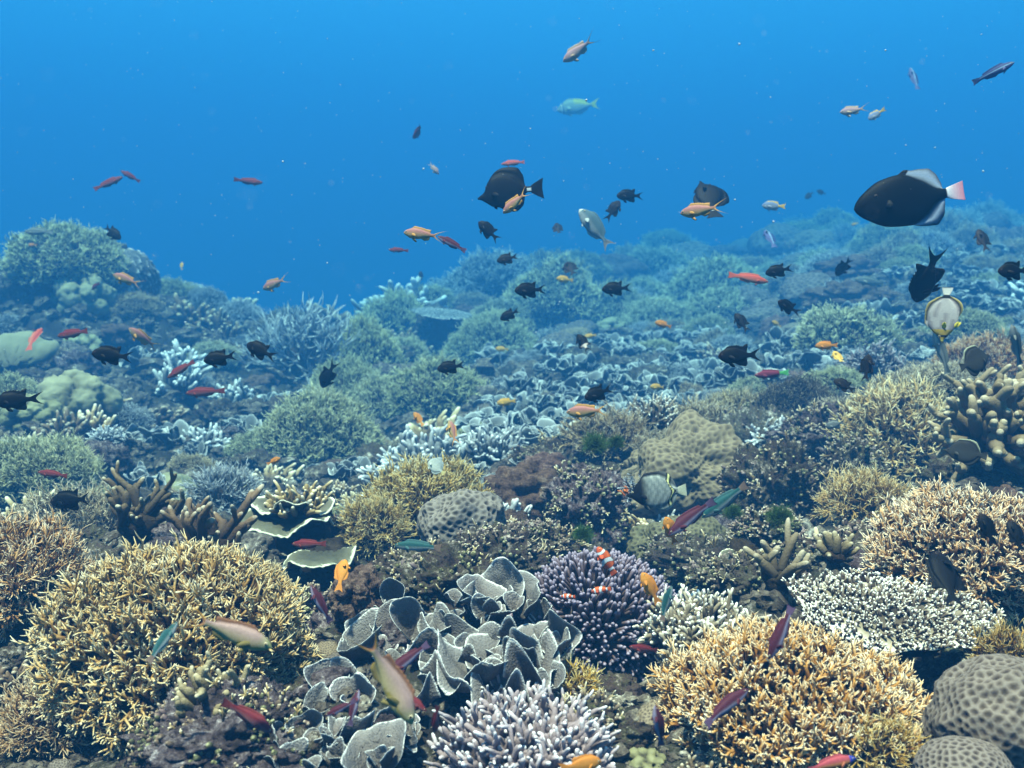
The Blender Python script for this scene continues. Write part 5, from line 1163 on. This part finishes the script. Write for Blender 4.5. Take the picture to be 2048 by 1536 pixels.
 ("tang_brown", 1021, 381, 128, 184, 2.3, 0, .0, "black tang with a long snout and white tail spot"),
 ("tang_brown", 1420, 398, 84, 95, 2.5, 35, .0, "dark surgeonfish turned upright behind a pink anthias"),
 ("trigger_black", 1818, 398, 214, 189, 1.8, 0, .0, "large black triggerfish with pink tail and white edged fins"),
 ("butterfly_yellow", 1888, 630, 108, 262, 1.75, 0, .0, "white striped butterflyfish with yellow face pointing straight down"),
 ("butterfly_grey", 1312, 984, 112, 186, 1.75, 15, .0, "dark faced striped grey butterflyfish at the honeycomb boulder"),
 ("butterfly_dark", 1950, 722, 80, 20, 1.75, 25, .0, "dark grey butterflyfish before the right edge brown bush"),
 ("butterfly_dark", 1930, 905, 72, 170, 1.6, 20, .0, "dark olive butterflyfish in the shade of the knobbly finger coral"),
 ("butterfly_pale", 871, 932, 44, 140, 2.1, 20, .0, "pale grey butterflyfish over the grey stubby ridge"),
 ("clown_orange", 1213, 1123, 66, 122, 1.42, 0, .1, "largest clownfish swimming up above the purple anemone"),
 ("clown_orange", 1203, 1180, 40, 192, 1.36, 10, .0, "clownfish nestling among the anemone's tentacles"),
 ("clown_orange", 1137, 1193, 28, 184, 1.36, 20, .0, "smallest clownfish at the left side of the anemone"),
 ("rabbit_yellow", 1157, 213, 84, 188, 6.5, 0, .0, "faint yellow tailed rabbitfish high in the open water"),
 ("rabbit_blue", 1191, 457, 96, 128, 2.6, 0, .0, "silvery blue fish slanting up in the open water"),
]
for n_, (k, x, y, L, hd, D, yw, bd, lab) in enumerate(SCHOOL):
    if bd < .2 and k.split('_')[0] in ('damsel', 'slim', 'lemon', 'anthias'): bd = (-.28, .0, .12, .30)[n_ % 4]; yw += (0, 14, -12, 6, -18)[n_ % 5]
    nm, grp = FISH_KINDS[k.split("_")[0]]
    if k == "rabbit_blue" or k == "slim_pale": grp = "pale reef fish"
    cat = {"lemon": "damselfish", "slim": "fish"}.get(k.split("_")[0], nm)
    if D > 2.2: D = 2.2 + (D - 2.2) * 3.0      # the far ones swim well out in the haze
    place_fish(k, x, y, L * 1.04, hd, D, yw, lab, nm, cat, grp, bd, ROLL.get(k, 0))

# ------------------------------------------------------------------ feather star in front of the honeycomb boulder
def feather_star():
    loc = at(1272, 985, 1.82); rg = np.random.default_rng(8); S = fib(16, -.2); d = nrm(S + rg.normal(size=S.shape) * .3); R = .036; g = Geo()
    t = np.linspace(0, 1, 7); P = d[:, None] * (R * t)[None, :, None] + ortho(d, rg)[:, None] * (R * .7 * t ** 2)[None, :, None]
    V, Q, A = sweep(P, np.full((16, 7), .0012), np.repeat(t[None], 16, 0), 5); g.add(V, Q, A=A)
    B = P[:, 1:].reshape(-1, 3); Tn = nrm(np.gradient(P, axis=1))[:, 1:].reshape(-1, 3); dd = ortho(Tn, rg); B = np.repeat(B, 4, 0) + np.repeat(Tn, 4, 0) * rg.uniform(-.004, .004, (len(Tn) * 4, 1))
    dd = nrm(ortho(np.repeat(Tn, 4, 0), rg) + np.repeat(Tn, 4, 0) * .4); Pp = B[:, None] + dd[:, None] * (np.linspace(0, .009, 3))[None, :, None]
    V, Q, A = sweep(Pp, np.tile(np.array([.0008, .0006, .0002]), (len(Pp), 1)), np.tile(np.array([.5, .8, 1]), (len(Pp), 1)), 4); g.add(V, Q, A=A)
    m = tip_mat("feather_star", [(0, (.015, .015, .02)), (.5, (.03, .03, .045)), (.85, (.25, .3, .38)), (1, (.75, .8, .85))], vr=False)
    tag(link("feather_star", g.mesh("feather_star", m), None, loc), "small black and white feather star beside the grey striped butterflyfish", "feather star")
    g = finger_geo(9, .014, 9, .9, .16, (1,), .7, zmin=-.3, flat=1.2); m2 = tip_mat("orange_sponge", [(0, (.5, .10, .01)), (1, (.8, .22, .03))], vr=False)
    tag(link("orange_sponge", g.mesh("orange_sponge", m2), None, at(1257, 992, 1.85)), "tiny orange branching sponge beside the feather star", "sponge")
feather_star()

# ------------------------------------------------------------------ drifting specks
def specks():
    rg = np.random.default_rng(56); N = 620; D = rg.uniform(.7, 4.5, N); x = rg.uniform(0, 2048, N); y = rg.uniform(0, 700, N); g = Geo(); V, F = ico(1)
    for k in range(N):
        r = D[k] / FPX * rg.uniform(.35, 1.1) * (2.4 if rg.random() < .07 else 1); g.add(V * r * np.array([1, rg.uniform(.6, 1.2), rg.uniform(.6, 1.2)]) + at(x[k], y[k], D[k]), T=F)
    for k in range(70):
        dd = rg.uniform(.22, .55); g.add(V * dd * rg.uniform(.0005, .0011) + at(rg.uniform(0, 2048), rg.uniform(0, 900), dd), T=F)
    tag(link("marine_snow", g.mesh("marine_snow", SNOW)), "tiny pale specks drifting in the blue water", "marine snow", None, "stuff")
specks()
